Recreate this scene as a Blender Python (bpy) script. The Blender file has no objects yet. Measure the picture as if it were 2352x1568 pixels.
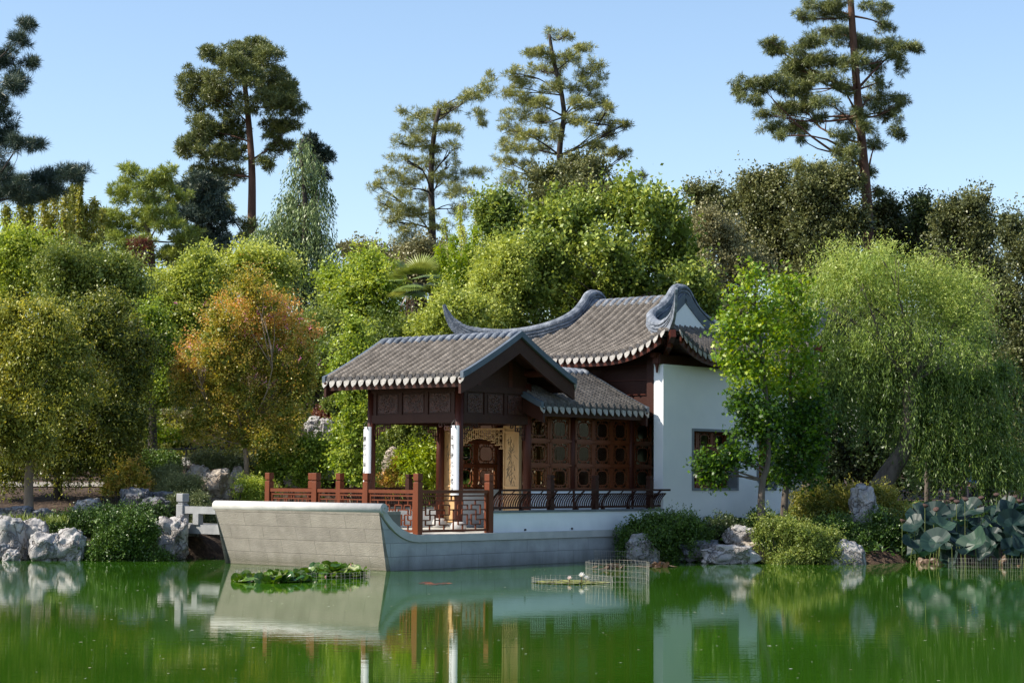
import bpy, math, random
import numpy as np
from mathutils import Vector, noise
SC = bpy.context.scene
COL = SC.collection
R = math.radians
# ------------------------------------------------------------------ camera, sky, sun, exposure
FPX, WPX, HPX = 4558.0, 2352.0, 1568.0          # focal length and picture size in layout pixels
CAMH, PITCH, ROLL = 1.85, math.atan(311/4558.), R(0.36)
fw = np.array([0, math.cos(PITCH), math.sin(PITCH)])
up0 = np.array([0, -math.sin(PITCH), math.cos(PITCH)]); rt0 = np.array([1., 0, 0])
rt = rt0*math.cos(ROLL)+up0*math.sin(ROLL); up = up0*math.cos(ROLL)-rt0*math.sin(ROLL)
cam = bpy.data.objects.new("camera", bpy.data.cameras.new("camera")); COL.objects.link(cam)
cam.data.lens = 36.0*FPX/WPX; cam.data.sensor_width = 36.0; cam.data.clip_end = 2000; cam.data.clip_start = .1
from mathutils import Matrix
M3 = Matrix(((rt[0], up[0], -fw[0]), (rt[1], up[1], -fw[1]), (rt[2], up[2], -fw[2])))
cam.matrix_world = Matrix.Translation((0, 0, CAMH)) @ M3.to_4x4()
SC.camera = cam
SUN = Vector((-0.64, -0.13, 0.60)).normalized()
sun_el = math.asin(SUN.z); sun_az = math.atan2(SUN.x, SUN.y)      # clockwise from +Y
w = bpy.data.worlds.new("World"); SC.world = w; w.use_nodes = True
nt = w.node_tree; bg = nt.nodes['Background']
sky = nt.nodes.new('ShaderNodeTexSky'); sky.sky_type = 'NISHITA'; sky.sun_disc = False
sky.sun_elevation = sun_el; sky.sun_rotation = sun_az; sky.altitude = 200; sky.air_density = 1.0
sky.dust_density = 1.0; sky.ozone_density = 1.7
nt.links.new(sky.outputs[0], bg.inputs[0]); bg.inputs[1].default_value = 0.140
sl = bpy.data.lights.new("sun", 'SUN'); sl.energy = 5.0; sl.angle = R(0.5); sl.color = (1.0, 0.93, 0.80)
so = bpy.data.objects.new("sun", sl); COL.objects.link(so)
so.rotation_euler = SUN.to_track_quat('Z', 'Y').to_euler(); so.location = (-30, 10, 40)
SC.view_settings.view_transform = 'Standard'; SC.view_settings.look = 'None'
SC.view_settings.exposure = 0.6; SC.view_settings.gamma = 1.0

def at(px, py, Y):
    """world point at distance Y whose direction is that of layout pixel (px,py)"""
    d = fw+rt*(px-WPX/2)/FPX-up*(py-HPX/2)/FPX
    return np.array([0, 0, CAMH])+d*(Y/d[1])
# ------------------------------------------------------------------ materials
def _n(nt, t, **kw):
    n = nt.nodes.new(t)
    for k, v in kw.items(): setattr(n, k, v)
    return n
def mat(name, c1, c2=None, scale=6, rough=.7, bump=0, bscale=None, detail=6, spec=.4, c3=None, brick=None, stretch=None, metal=0):
    m = bpy.data.materials.new(name); m.use_nodes = True; nt = m.node_tree
    p = nt.nodes['Principled BSDF']; p.inputs['Roughness'].default_value = rough
    p.inputs['Specular IOR Level'].default_value = spec; p.inputs['Metallic'].default_value = metal
    tc = _n(nt, 'ShaderNodeTexCoord'); src = tc.outputs['Object']
    if stretch:
        mp = _n(nt, 'ShaderNodeMapping'); mp.inputs['Scale'].default_value = stretch; nt.links.new(src, mp.inputs[0]); src = mp.outputs[0]
    colout = None
    if c2 is None: p.inputs['Base Color'].default_value = (*c1, 1)
    else:
        nz = _n(nt, 'ShaderNodeTexNoise'); nz.inputs['Scale'].default_value = scale; nz.inputs['Detail'].default_value = detail
        nz.inputs['Roughness'].default_value = .62; nt.links.new(src, nz.inputs['Vector'])
        cr = _n(nt, 'ShaderNodeValToRGB'); e = cr.color_ramp.elements
        e[0].position = .33; e[0].color = (*c1, 1); e[1].position = .68; e[1].color = (*c2, 1)
        if c3: x = e.new(.5); x.color = (*c3, 1)
        nt.links.new(nz.outputs[0], cr.inputs[0]); colout = cr.outputs[0]
        nt.links.new(colout, p.inputs['Base Color'])
    hsrc = None
    if bump:
        nb = _n(nt, 'ShaderNodeTexNoise'); nb.inputs['Scale'].default_value = bscale or scale*4; nb.inputs['Detail'].default_value = 8
        nt.links.new(src, nb.inputs['Vector']); hsrc = nb.outputs[0]
        b = _n(nt, 'ShaderNodeBump'); b.inputs['Strength'].default_value = bump; b.inputs['Distance'].default_value = .03
        nt.links.new(hsrc, b.inputs['Height']); nt.links.new(b.outputs[0], p.inputs['Normal'])
    if brick:
        ax, bw, bh, dark = brick
        sp = _n(nt, 'ShaderNodeSeparateXYZ'); cb = _n(nt, 'ShaderNodeCombineXYZ'); nt.links.new(tc.outputs['Object'], sp.inputs[0])
        nt.links.new(sp.outputs[ax], cb.inputs[0]); nt.links.new(sp.outputs[2], cb.inputs[1])
        br = _n(nt, 'ShaderNodeTexBrick'); nt.links.new(cb.outputs[0], br.inputs['Vector'])
        br.inputs['Scale'].default_value = 1; br.inputs['Mortar Size'].default_value = .007; br.inputs['Mortar Smooth'].default_value = .4
        br.inputs['Brick Width'].default_value = bw; br.inputs['Row Height'].default_value = bh; br.inputs['Bias'].default_value = 0
        br.inputs['Color1'].default_value = (1, 1, 1, 1); br.inputs['Color2'].default_value = (.84, .84, .85, 1); br.inputs['Mortar'].default_value = (dark, dark, dark, 1)
        mx = _n(nt, 'ShaderNodeMix'); mx.data_type = 'RGBA'; mx.blend_type = 'MULTIPLY'; mx.inputs[0].default_value = 1
        nt.links.new(colout, mx.inputs[6]); nt.links.new(br.outputs[0], mx.inputs[7]); nt.links.new(mx.outputs[2], p.inputs['Base Color'])
        b2 = _n(nt, 'ShaderNodeBump'); b2.inputs['Strength'].default_value = .5; b2.inputs['Distance'].default_value = .02; b2.invert = True
        nt.links.new(br.outputs['Fac'], b2.inputs['Height']); nt.links.new(b.outputs[0], b2.inputs['Normal']); nt.links.new(b2.outputs[0], p.inputs['Normal'])
    return m
def leafmat(name, dark, mid, light, trans=.35, rough=.42, spec=.42):
    m = bpy.data.materials.new(name); m.use_nodes = True; nt = m.node_tree
    p = nt.nodes['Principled BSDF']; out = nt.nodes['Material Output']
    a = _n(nt, 'ShaderNodeAttribute'); a.attribute_name = 'tint'
    cr = _n(nt, 'ShaderNodeValToRGB'); e = cr.color_ramp.elements
    e[0].position = .05; e[0].color = (*dark, 1); e[1].position = .95; e[1].color = (*light, 1); x = e.new(.5); x.color = (*mid, 1)
    nt.links.new(a.outputs['Fac'], cr.inputs[0]); nt.links.new(cr.outputs[0], p.inputs['Base Color'])
    p.inputs['Roughness'].default_value = rough; p.inputs['Specular IOR Level'].default_value = spec
    tr = _n(nt, 'ShaderNodeBsdfTranslucent')
    hs = _n(nt, 'ShaderNodeHueSaturation'); hs.inputs['Hue'].default_value = .485; hs.inputs['Saturation'].default_value = 1.1; hs.inputs['Value'].default_value = 1.25
    nt.links.new(cr.outputs[0], hs.inputs['Color']); nt.links.new(hs.outputs[0], tr.inputs['Color'])
    mx = _n(nt, 'ShaderNodeMixShader'); mx.inputs[0].default_value = trans*.85
    nt.links.new(p.outputs[0], mx.inputs[1]); nt.links.new(tr.outputs[0], mx.inputs[2]); nt.links.new(mx.outputs[0], out.inputs['Surface'])
    return m
def stain_low(m, z0, z1, colr, amt=.6, sc=3.):
    """damp or algae band: fades out above height z1 in the object's own coordinates, broken up by noise"""
    nt = m.node_tree; p = nt.nodes['Principled BSDF']; src = p.inputs['Base Color'].links[0].from_socket; tc = [n for n in nt.nodes if n.type == 'TEX_COORD'][0]
    sp = _n(nt, 'ShaderNodeSeparateXYZ'); nt.links.new(tc.outputs['Object'], sp.inputs[0]); mp = _n(nt, 'ShaderNodeMapping'); mp.inputs['Scale'].default_value = (sc, sc, sc*.22); nt.links.new(tc.outputs['Object'], mp.inputs[0])
    nz = _n(nt, 'ShaderNodeTexNoise'); nz.inputs['Scale'].default_value = 1; nz.inputs['Detail'].default_value = 6; nt.links.new(mp.outputs[0], nz.inputs['Vector'])
    ma = _n(nt, 'ShaderNodeMath', operation='MULTIPLY_ADD'); nt.links.new(nz.outputs[0], ma.inputs[0]); ma.inputs[1].default_value = -(z1-z0)*1.6; nt.links.new(sp.outputs[2], ma.inputs[2])
    mr = _n(nt, 'ShaderNodeMapRange'); mr.inputs['From Min'].default_value = z0-(z1-z0)*.8; mr.inputs['From Max'].default_value = z1-(z1-z0)*.5; mr.inputs['To Min'].default_value = amt; mr.inputs['To Max'].default_value = 0; nt.links.new(ma.outputs[0], mr.inputs['Value'])
    mx = _n(nt, 'ShaderNodeMix'); mx.data_type = 'RGBA'; nt.links.new(mr.outputs[0], mx.inputs[0]); nt.links.new(src, mx.inputs[6]); mx.inputs[7].default_value = (*colr, 1); nt.links.new(mx.outputs[2], p.inputs['Base Color'])
M = {}
M['hull_bow'] = mat('granite_bow', (.27, .235, .20), (.36, .315, .27), 3, .9, .55, 48, brick=(1, .98, .272, .62))
M['hull_side'] = mat('granite_side', (.34, .34, .35), (.44, .44, .45), 2.2, .9, .35, 40, brick=(0, 1.05, .27, .62))
M['granite'] = mat('granite_smooth', (.40, .39, .38), (.52, .50, .48), 2.5, .85, .25, 40)
M['bridgestone'] = mat('bridge_granite', (.22, .22, .225), (.32, .32, .32), 3, .9, .3, 40)
M['deck'] = mat('deck_stone', (.42, .40, .36), (.52, .50, .46), 2, .8, .2, 20)
M['plaster'] = mat('white_plaster', (.80, .81, .82), (.86, .86, .86), 1.3, .85, .06, 30)
M['lowplaster'] = mat('white_plaster_low', (.80, .81, .83), (.86, .86, .87), 1.6, .85, .06, 30)
M['wood'] = mat('red_lacquered_wood', (.060, .014, .008), (.085, .021, .011), 3, .48, .12, 30, spec=.25, stretch=(1, 1, .25))
M['rail'] = mat('red_rail_wood', (.105, .026, .009), (.165, .042, .014), 2.2, .5, .12, 30, spec=.25, stretch=(1, 1, .3))
M['darkwood'] = mat('dark_brown_wood', (.036, .012, .008), (.052, .018, .012), 2, .55, .12, 24, spec=.2)
M['carve'] = mat('carved_wood', (.030, .008, .005), (.09, .026, .014), 16, .38, 1.0, 22, detail=3)
M['lattice'] = mat('lattice_wood', (.15, .036, .011), (.21, .055, .017), 5, .45, .1, 30)
M['gold'] = mat('golden_nanmu_wood', (.48, .29, .13), (.60, .38, .18), 4, .45, .35, 18, stretch=(1, 1, .3))
M['goldart'] = mat('painted_bamboo', (.16, .12, .07), (.22, .16, .09), 8, .6)
M['tile'] = mat('roof_tile', (.085, .073, .063), (.215, .188, .165), 5, .85, .6, 50, c3=(.14, .122, .107))
M['ridge'] = mat('ridge_plaster', (.07, .085, .11), (.30, .32, .36), 5, .85, .6, 26, c3=(.16, .18, .215), detail=9)
M['verge'] = mat('verge_band', (.07, .09, .12), (.10, .125, .16), 3, .6, .2, 20)
M['drip'] = mat('drip_tile', (.30, .28, .26), (.50, .47, .44), 14, .85, .8, 70)
M['pan'] = mat('pan_tile', (.045, .042, .04), (.10, .09, .085), 5, .9, .6, 50)  # dirty trough tiles, also coloured dark to strengthen shadow lines between rows
M['tileend'] = mat('tile_end', (.05, .05, .055), (.11, .10, .10), 14, .85, .6, 50)
M['capstone'] = mat('grey_brick_cap', (.12, .14, .15), (.20, .22, .23), 5, .7, .3, 30)
M['winframe'] = mat('grey_window_frame', (.16, .18, .20), (.23, .25, .27), 3, .75, .2, 30)
M['board'] = mat('white_board', (.78, .78, .80), (.82, .82, .83), 2, .5)
M['ink'] = mat('ink', (.02, .02, .022), None, rough=.5)
M['rock'] = mat('lake_rock', (.09, .085, .085), (.56, .53, .51), 2.6, .9, 1.0, 9, c3=(.38, .36, .35), detail=12)
M['rockwarm'] = mat('tan_rock', (.14, .10, .08), (.50, .43, .36), 2.2, .9, 1.0, 8, c3=(.36, .30, .25), detail=12)
M['rockgrey'] = mat('grey_rock', (.05, .055, .065), (.36, .37, .40), 2.8, .9, 1.0, 9, c3=(.19, .20, .22), detail=12)
M['mulch'] = mat('mulch', (.020, .012, .007), (.12, .078, .05), 9, .95, 1.0, 14, c3=(.05, .03, .02), detail=10)
M['concrete'] = mat('path_concrete', (.22, .20, .17), (.30, .27, .235), 1.5, .9, .2, 20)
M['iron'] = mat('black_iron', (.012, .013, .015), None, rough=.45)
M['wire'] = mat('galvanised_wire', (.42, .38, .33), None, rough=.4, metal=.6)
M['bark'] = mat('grey_bark', (.07, .055, .045), (.17, .14, .115), 6, .95, 1.0, 14, stretch=(1, 1, .3))
M['barkdark'] = mat('dark_bark', (.03, .024, .02), (.075, .06, .05), 6, .95, 1.0, 14, stretch=(1, 1, .3))
M['barkred'] = mat('pine_bark', (.07, .035, .022), (.17, .09, .06), 4, .95, 1.0, 12, stretch=(1, 1, .3))
M['barktan'] = mat('smooth_tan_bark', (.20, .14, .095), (.34, .26, .19), 5, .8, .4, 14, stretch=(1, 1, .3))
M['skin'] = mat('skin', (.45, .28, .20), None, rough=.5)
M['shirt'] = mat('blue_shirt', (.12, .22, .62), (.16, .27, .70), 5, .8)
M['trousers'] = mat('dark_trousers', (.03, .03, .045), None, rough=.8)
M['hair'] = mat('hair', (.02, .015, .01), None, rough=.6)
M['brass'] = mat('lamp_brass', (.25, .20, .14), None, rough=.3, metal=.7)
# glass for lattice panes
g = bpy.data.materials.new('window_glass'); g.use_nodes = True; nt = g.node_tree
gl = _n(nt, 'ShaderNodeBsdfGlossy'); gl.inputs['Roughness'].default_value = .03; tp = _n(nt, 'ShaderNodeBsdfTransparent'); tp.inputs[0].default_value = (.80, .86, .80, 1)
mx = _n(nt, 'ShaderNodeMixShader'); mx.inputs[0].default_value = .012
nt.links.new(tp.outputs[0], mx.inputs[1]); nt.links.new(gl.outputs[0], mx.inputs[2]); nt.links.new(mx.outputs[0], nt.nodes['Material Output'].inputs[0]); M['glass'] = g
# pond water: a murky green body under a mirror-like skin with fine ripples
g = bpy.data.materials.new('pond_water'); g.use_nodes = True; nt = g.node_tree; p = nt.nodes['Principled BSDF']
nw = _n(nt, 'ShaderNodeTexNoise'); nw.inputs['Scale'].default_value = .12; nw.inputs['Detail'].default_value = 4; tcw = _n(nt, 'ShaderNodeTexCoord'); nt.links.new(tcw.outputs['Object'], nw.inputs['Vector'])
rw = _n(nt, 'ShaderNodeValToRGB'); e = rw.color_ramp.elements; e[0].position = .35; e[0].color = (.022, .074, .004, 1); e[1].position = .65; e[1].color = (.034, .110, .007, 1); nt.links.new(nw.outputs[0], rw.inputs[0]); nt.links.new(rw.outputs[0], p.inputs['Base Color'])
p.inputs['Base Color'].default_value = (.022, .062, .003, 1); p.inputs['Roughness'].default_value = .015; p.inputs['IOR'].default_value = 1.33
tc = _n(nt, 'ShaderNodeTexCoord'); h = None
for sc, st, dist in (((.9, 5.5, 1), .05, .018), ((3.5, 16, 1), .045, .005)):
    mp = _n(nt, 'ShaderNodeMapping'); mp.inputs['Scale'].default_value = sc; nt.links.new(tc.outputs['Object'], mp.inputs[0])
    nz = _n(nt, 'ShaderNodeTexNoise'); nz.inputs['Scale'].default_value = 1.0; nz.inputs['Detail'].default_value = 3; nt.links.new(mp.outputs[0], nz.inputs['Vector'])
    b = _n(nt, 'ShaderNodeBump'); b.inputs['Strength'].default_value = st; b.inputs['Distance'].default_value = dist; nt.links.new(nz.outputs[0], b.inputs['Height'])
    if h: nt.links.new(h, b.inputs['Normal'])
    h = b.outputs[0]
nt.links.new(h, p.inputs['Normal']); M['water'] = g

def rockmat(name, c1, c2, c3, stain):
    m = mat(name, c1, c2, 1.6, .92, 0, None, 12, .2, c3); nt = m.node_tree; p = nt.nodes['Principled BSDF']; tc = [n for n in nt.nodes if n.type == 'TEX_COORD'][0]
    cr = p.inputs['Base Color'].links[0].from_socket
    nz = _n(nt, 'ShaderNodeTexNoise'); nz.inputs['Scale'].default_value = 3; nz.inputs['Detail'].default_value = 5; nt.links.new(tc.outputs['Object'], nz.inputs['Vector'])
    ad = _n(nt, 'ShaderNodeVectorMath', operation='ADD'); sc = _n(nt, 'ShaderNodeVectorMath', operation='SCALE'); sc.inputs['Scale'].default_value = .9
    nt.links.new(nz.outputs['Color'], sc.inputs[0]); nt.links.new(tc.outputs['Object'], ad.inputs[0]); nt.links.new(sc.outputs[0], ad.inputs[1])
    vo = _n(nt, 'ShaderNodeTexVoronoi', feature='DISTANCE_TO_EDGE'); vo.inputs['Scale'].default_value = 1.7; nt.links.new(ad.outputs[0], vo.inputs['Vector'])
    c = _n(nt, 'ShaderNodeValToRGB'); e = c.color_ramp.elements; e[0].position = .0; e[0].color = (.22, .19, .17, 1); e[1].position = .055; e[1].color = (1, 1, 1, 1); nt.links.new(vo.outputs['Distance'], c.inputs[0])
    mx = _n(nt, 'ShaderNodeMix'); mx.data_type = 'RGBA'; mx.blend_type = 'MULTIPLY'; mx.inputs[0].default_value = .6; nt.links.new(cr, mx.inputs[6]); nt.links.new(c.outputs[0], mx.inputs[7])
    n2 = _n(nt, 'ShaderNodeTexNoise'); n2.inputs['Scale'].default_value = .9; n2.inputs['Detail'].default_value = 6; nt.links.new(tc.outputs['Object'], n2.inputs['Vector'])
    r2 = _n(nt, 'ShaderNodeValToRGB'); e = r2.color_ramp.elements; e[0].position = .52; e[1].position = .70; nt.links.new(n2.outputs[0], r2.inputs[0])
    m2 = _n(nt, 'ShaderNodeMix'); m2.data_type = 'RGBA'; nt.links.new(r2.outputs[0], m2.inputs[0]); nt.links.new(mx.outputs[2], m2.inputs[6]); m2.inputs[7].default_value = (*stain, 1)
    nt.links.new(m2.outputs[2], p.inputs['Base Color'])
    n3 = _n(nt, 'ShaderNodeTexNoise'); n3.inputs['Scale'].default_value = 5; n3.inputs['Detail'].default_value = 12; n3.inputs['Roughness'].default_value = .7; nt.links.new(tc.outputs['Object'], n3.inputs['Vector'])
    mn = _n(nt, 'ShaderNodeMath', operation='MULTIPLY'); nt.links.new(n3.outputs[0], mn.inputs[0]); nt.links.new(c.outputs[0], mn.inputs[1])
    b = _n(nt, 'ShaderNodeBump'); b.inputs['Strength'].default_value = 1; b.inputs['Distance'].default_value = .11; nt.links.new(mn.outputs[0], b.inputs['Height']); nt.links.new(b.outputs[0], p.inputs['Normal'])
    return m
stain_low(M['hull_bow'], 0.0, .22, (.10, .09, .055), .75); stain_low(M['hull_side'], 0.0, .30, (.10, .10, .085), .7)
stain_low(M['plaster'], .6, 1.1, (.48, .50, .48), .45, 1.5); stain_low(M['lowplaster'], .68, .85, (.50, .52, .52), .5, 2.5)
M['rock'] = rockmat('lake_rock', (.20, .19, .19), (.66, .63, .60), (.48, .455, .44), (.22, .20, .19))
M['rockwarm'] = rockmat('tan_rock', (.24, .19, .15), (.66, .58, .49), (.50, .43, .36), (.32, .23, .16))
M['rockgrey'] = rockmat('grey_rock', (.06, .065, .075), (.36, .37, .40), (.19, .20, .22), (.16, .13, .11))
def LM(k, d, m, l, **kw): M[k] = leafmat('leaf_'+k, d, m, l, **kw)
LM('zelkova', (.07, .10, .018), (.26, .28, .045), (.62, .55, .08))
LM('crape', (.15, .20, .03), (.52, .42, .06), (.70, .38, .12), trans=.4)
LM('bright', (.09, .15, .018), (.26, .36, .045), (.48, .54, .10), trans=.45)
LM('locust', (.16, .22, .035), (.40, .46, .08), (.58, .62, .17), trans=.45)
LM('midgreen', (.07, .11, .02), (.18, .24, .045), (.34, .38, .09))
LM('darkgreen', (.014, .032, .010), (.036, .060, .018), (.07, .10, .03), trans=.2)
LM('oak', (.055, .070, .024), (.125, .140, .045), (.23, .23, .08), trans=.22)
LM('oaklight', (.12, .12, .05), (.23, .215, .09), (.36, .33, .16), trans=.25)
LM('persimmon', (.05, .09, .018), (.20, .27, .045), (.48, .52, .10), trans=.35, rough=.42, spec=.35)
LM('willow', (.09, .15, .03), (.25, .35, .06), (.50, .56, .15), trans=.4)
LM('sweetgum', (.022, .065, .008), (.14, .27, .018), (.42, .48, .03), trans=.45)
LM('pine', (.06, .085, .028), (.14, .165, .045), (.27, .28, .08), trans=.12)
LM('pinedark', (.028, .050, .042), (.060, .095, .068), (.15, .17, .10), trans=.08)
LM('pineolive', (.11, .13, .036), (.26, .28, .07), (.46, .43, .13), trans=.15)
LM('pinegold', (.11, .15, .03), (.26, .32, .055), (.48, .52, .11), trans=.2)
LM('cedar', (.06, .10, .04), (.15, .21, .07), (.28, .35, .13), trans=.15)
LM('bamboo', (.12, .15, .025), (.28, .29, .05), (.45, .43, .09), trans=.4)
LM('lime', (.12, .20, .012), (.26, .37, .022), (.42, .50, .04), trans=.5)
LM('juniper', (.028, .062, .010), (.065, .125, .018), (.13, .21, .03), trans=.15)
LM('sage', (.09, .12, .045), (.19, .22, .08), (.30, .32, .14), trans=.2)
LM('yellowbush', (.11, .14, .025), (.31, .30, .05), (.50, .42, .10), trans=.4)
LM('redfol', (.05, .015, .01), (.13, .04, .02), (.25, .10, .05), trans=.2)
LM('lotus', (.006, .020, .016), (.012, .036, .030), (.04, .08, .05), trans=.25, rough=.5)
LM('withered', (.07, .045, .03), (.15, .10, .07), (.25, .17, .12), trans=.2)
LM('lilypad', (.03, .09, .01), (.10, .18, .02), (.42, .45, .22), trans=.3, rough=.25, spec=.6)
LM('lilyflat', (.10, .12, .03), (.22, .24, .05), (.40, .38, .12), trans=.1)
LM('petal', (.75, .45, .42), (.80, .60, .56), (.85, .82, .80), trans=.3)
LM('debris', (.25, .20, .08), (.55, .50, .35), (.8, .8, .75), trans=0)
LM('pinkflower', (.6, .1, .3), (.7, .2, .4), (.7, .3, .5), trans=.3)
LM('palm', (.07, .12, .02), (.18, .25, .05), (.38, .38, .10), trans=.3)
# ------------------------------------------------------------------ object helpers
def setp(o, label=None, cat=None, group=None, kind=None):
    if label: o['label'] = label
    if cat: o['category'] = cat
    if group: o['group'] = group
    if kind: o['kind'] = kind
    return o
def empty(name, loc=(0, 0, 0), rz=0, **kw):
    o = bpy.data.objects.new(name, None); o.location = loc; o.rotation_euler = (0, 0, rz); COL.objects.link(o)
    o.empty_display_size = .2
    return setp(o, **kw)
def link(name, me, m, parent=None, **kw):
    o = bpy.data.objects.new(name, me); COL.objects.link(o)
    if m is not None: me.materials.append(M[m] if isinstance(m, str) else m)
    if parent is not None: o.parent = parent
    return setp(o, **kw)
def npmesh(name, V, F, tint=None, smooth=False):
    V = np.ascontiguousarray(V, dtype=np.float32); F = np.ascontiguousarray(F, dtype=np.int32)
    me = bpy.data.meshes.new(name); k = F.shape[1]; n = len(F)
    me.vertices.add(len(V)); me.vertices.foreach_set('co', V.ravel())
    me.loops.add(n*k); me.loops.foreach_set('vertex_index', F.ravel())
    me.polygons.add(n); me.polygons.foreach_set('loop_start', np.arange(0, n*k, k, dtype=np.int32))
    if smooth: me.polygons.foreach_set('use_smooth', np.ones(n, dtype=bool))
    me.update(calc_edges=True)
    if tint is not None:
        a = me.attributes.new('tint', 'FLOAT', 'POINT'); a.data.foreach_set('value', np.ascontiguousarray(tint, dtype=np.float32))
    return me
class MB:
    """collects simple shapes into one mesh"""
    def __init__(s): s.v = []; s.f = []
    def add(s, vs, fs):
        n = len(s.v); s.v += [tuple(map(float, v)) for v in vs]; s.f += [tuple(i+n for i in f) for f in fs]; return s
    def box(s, x0, x1, y0, y1, z0, z1):
        return s.add([(x0, y0, z0), (x1, y0, z0), (x1, y1, z0), (x0, y1, z0), (x0, y0, z1), (x1, y0, z1), (x1, y1, z1), (x0, y1, z1)],
                     [(0, 3, 2, 1), (4, 5, 6, 7), (0, 1, 5, 4), (1, 2, 6, 5), (2, 3, 7, 6), (3, 0, 4, 7)])
    def prism(s, poly, ax, t0, t1):
        """poly: 2-D outline in the two axes other than ax, extruded along ax"""
        n = len(poly); vs = []
        for t in (t0, t1):
            for p in poly:
                q = list(p); q.insert(ax, t); vs.append(q)
        return s.add(vs, [tuple(range(n))[::-1], tuple(range(n, 2*n))]+[(i, (i+1) % n, n+(i+1) % n, n+i) for i in range(n)])
    def tube(s, pts, rad, n=8, cap=True):
        pts = [Vector(p) for p in pts]; m = len(pts)
        if not hasattr(rad, '__len__'): rad = [rad]*m
        vs = []; prev = None
        for i, p in enumerate(pts):
            t = (pts[min(i+1, m-1)]-pts[max(i-1, 0)]).normalized()
            if prev is None:
                a = Vector((0, 0, 1)) if abs(t.z) < .9 else Vector((1, 0, 0)); u = t.cross(a).normalized()
            else: u = (prev-t*prev.dot(t)).normalized()
            prev = u; v = t.cross(u)
            for k in range(n):
                c = 2*math.pi*k/n; vs.append(p+(u*math.cos(c)+v*math.sin(c))*rad[i])
        fs = [(i*n+k, i*n+(k+1) % n, (i+1)*n+(k+1) % n, (i+1)*n+k) for i in range(m-1) for k in range(n)]
        if cap: fs += [tuple(range(n))[::-1], tuple(range((m-1)*n, m*n))]
        return s.add(vs, fs)
    def sweep(s, path, prof, ups=None, scale=None):
        """sweep closed 2-D profile (side, up) along a path, up staying near vertical"""
        m = len(path); n = len(prof); vs = []
        P = [Vector(p) for p in path]
        for i, p in enumerate(P):
            t = (P[min(i+1, m-1)]-P[max(i-1, 0)]); h = Vector((t.x, t.y, 0)).normalized(); t.normalize()
            side = h.cross(Vector((0, 0, 1))); u = side.cross(t).normalized()
            k = scale[i] if scale else (1, 1)
            for q in prof: vs.append(p+side*q[0]*k[0]+u*q[1]*k[1])
        fs = [(i*n+k, i*n+(k+1) % n, (i+1)*n+(k+1) % n, (i+1)*n+k) for i in range(m-1) for k in range(n)]
        fs += [tuple(range(n))[::-1], tuple(range((m-1)*n, m*n))]
        return s.add(vs, fs)
    def bar(s, p, q, wd, ht):
        p = Vector(p); q = Vector(q); t = (q-p).normalized(); a = Vector((0, 0, 1)) if abs(t.z) < .95 else Vector((1, 0, 0))
        u = t.cross(a).normalized()*wd/2; v = u.cross(t).normalized()*ht/2
        return s.add([p-u-v, p+u-v, p+u+v, p-u+v, q-u-v, q+u-v, q+u+v, q-u+v],
                     [(0, 3, 2, 1), (4, 5, 6, 7), (0, 1, 5, 4), (1, 2, 6, 5), (2, 3, 7, 6), (3, 0, 4, 7)])
    def mesh(s, name, smooth=False):
        me = bpy.data.meshes.new(name); me.from_pydata(s.v, [], s.f); me.update()
        import bmesh
        bm = bmesh.new(); bm.from_mesh(me); bmesh.ops.recalc_face_normals(bm, faces=bm.faces); bm.to_mesh(me); bm.free()
        if smooth:
            for p in me.polygons: p.use_smooth = True
        return me
    def build(s, name, m, parent=None, smooth=False, **kw): return link(name, s.mesh(name, smooth), m, parent, **kw)
def bevel(o, wd=.008, seg=2):
    b = o.modifiers.new('bevel', 'BEVEL'); b.width = wd; b.segments = seg; b.limit_method = 'ANGLE'; return o
# ------------------------------------------------------------------ ground, water, path
SHORE = np.array([(-300, 40), (-60, 43), (-7.6, 43.4), (-6.4, 45.4), (-4.5, 49), (-2.0, 50.5), (1.2, 49.0), (3.2, 45.6), (4, 44.3), (8.2, 43.9), (9.2, 44.5), (12, 46.3), (60, 48), (300, 50)])
def sstep(x, a, b):
    t = np.clip((x-a)/(b-a), 0, 1); return t*t*(3-2*t)
def height(X, Y):
    s = Y-np.interp(X, SHORE[:, 0], SHORE[:, 1])
    left = np.interp(s, [-3, 0, .6, 2.5, 6.3, 8.6, 12, 20, 32, 50, 80, 300], [-1.2, -.12, .35, .72, 1.44, 1.62, 2.3, 4.2, 6.0, 7.5, 9, 12])
    right = np.interp(s, [-3, 0, .6, 2, 10, 25, 45, 80, 300], [-1.2, -.12, .35, .60, .75, 1.0, 1.8, 4, 8])
    k = sstep(X, -1.5, 5)
    z = left*(1-k)+right*k
    near = np.interp(Y, [-300, -2, 5, 8], [.5, .35, .25, -1.2])
    z = np.where(Y < 9, np.maximum(near, -1.2), z)
    side = np.interp(np.abs(X), [0, 75, 82, 300], [-5, -5, .4, 1.5])
    hill = np.interp(Y, [51.8, 53, 56, 60, 64, 70, 90], [1.5, 2.0, 2.95, 3.6, 4.3, 5.5, 8]); z = np.maximum(z, np.where(Y > 51.8, hill*(1-sstep(X, -4.2, -1.5))+z*sstep(X, -4.2, -1.5), -9))
    return np.maximum(z, side)
def gz(X, Y): return float(height(np.array(X, float), np.array(Y, float)))
ys = np.concatenate([np.linspace(-400, -10, 14), np.linspace(-6, 40, 40), np.linspace(41, 75, 120), np.linspace(77, 150, 40), np.linspace(170, 900, 12)])
xs = np.concatenate([np.linspace(-600, -60, 12), np.linspace(-55, -26, 16), np.linspace(-25, 25, 140), np.linspace(26, 55, 16), np.linspace(60, 600, 12)])
GX, GY = np.meshgrid(xs, ys); GZ = height(GX, GY)
jit = np.array([noise.noise(Vector((x*.7, y*.7, 3)))*.10+noise.noise(Vector((x*2.3, y*2.3, 9)))*.035 for x, y in zip(GX.ravel(), GY.ravel())]).reshape(GX.shape)
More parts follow.
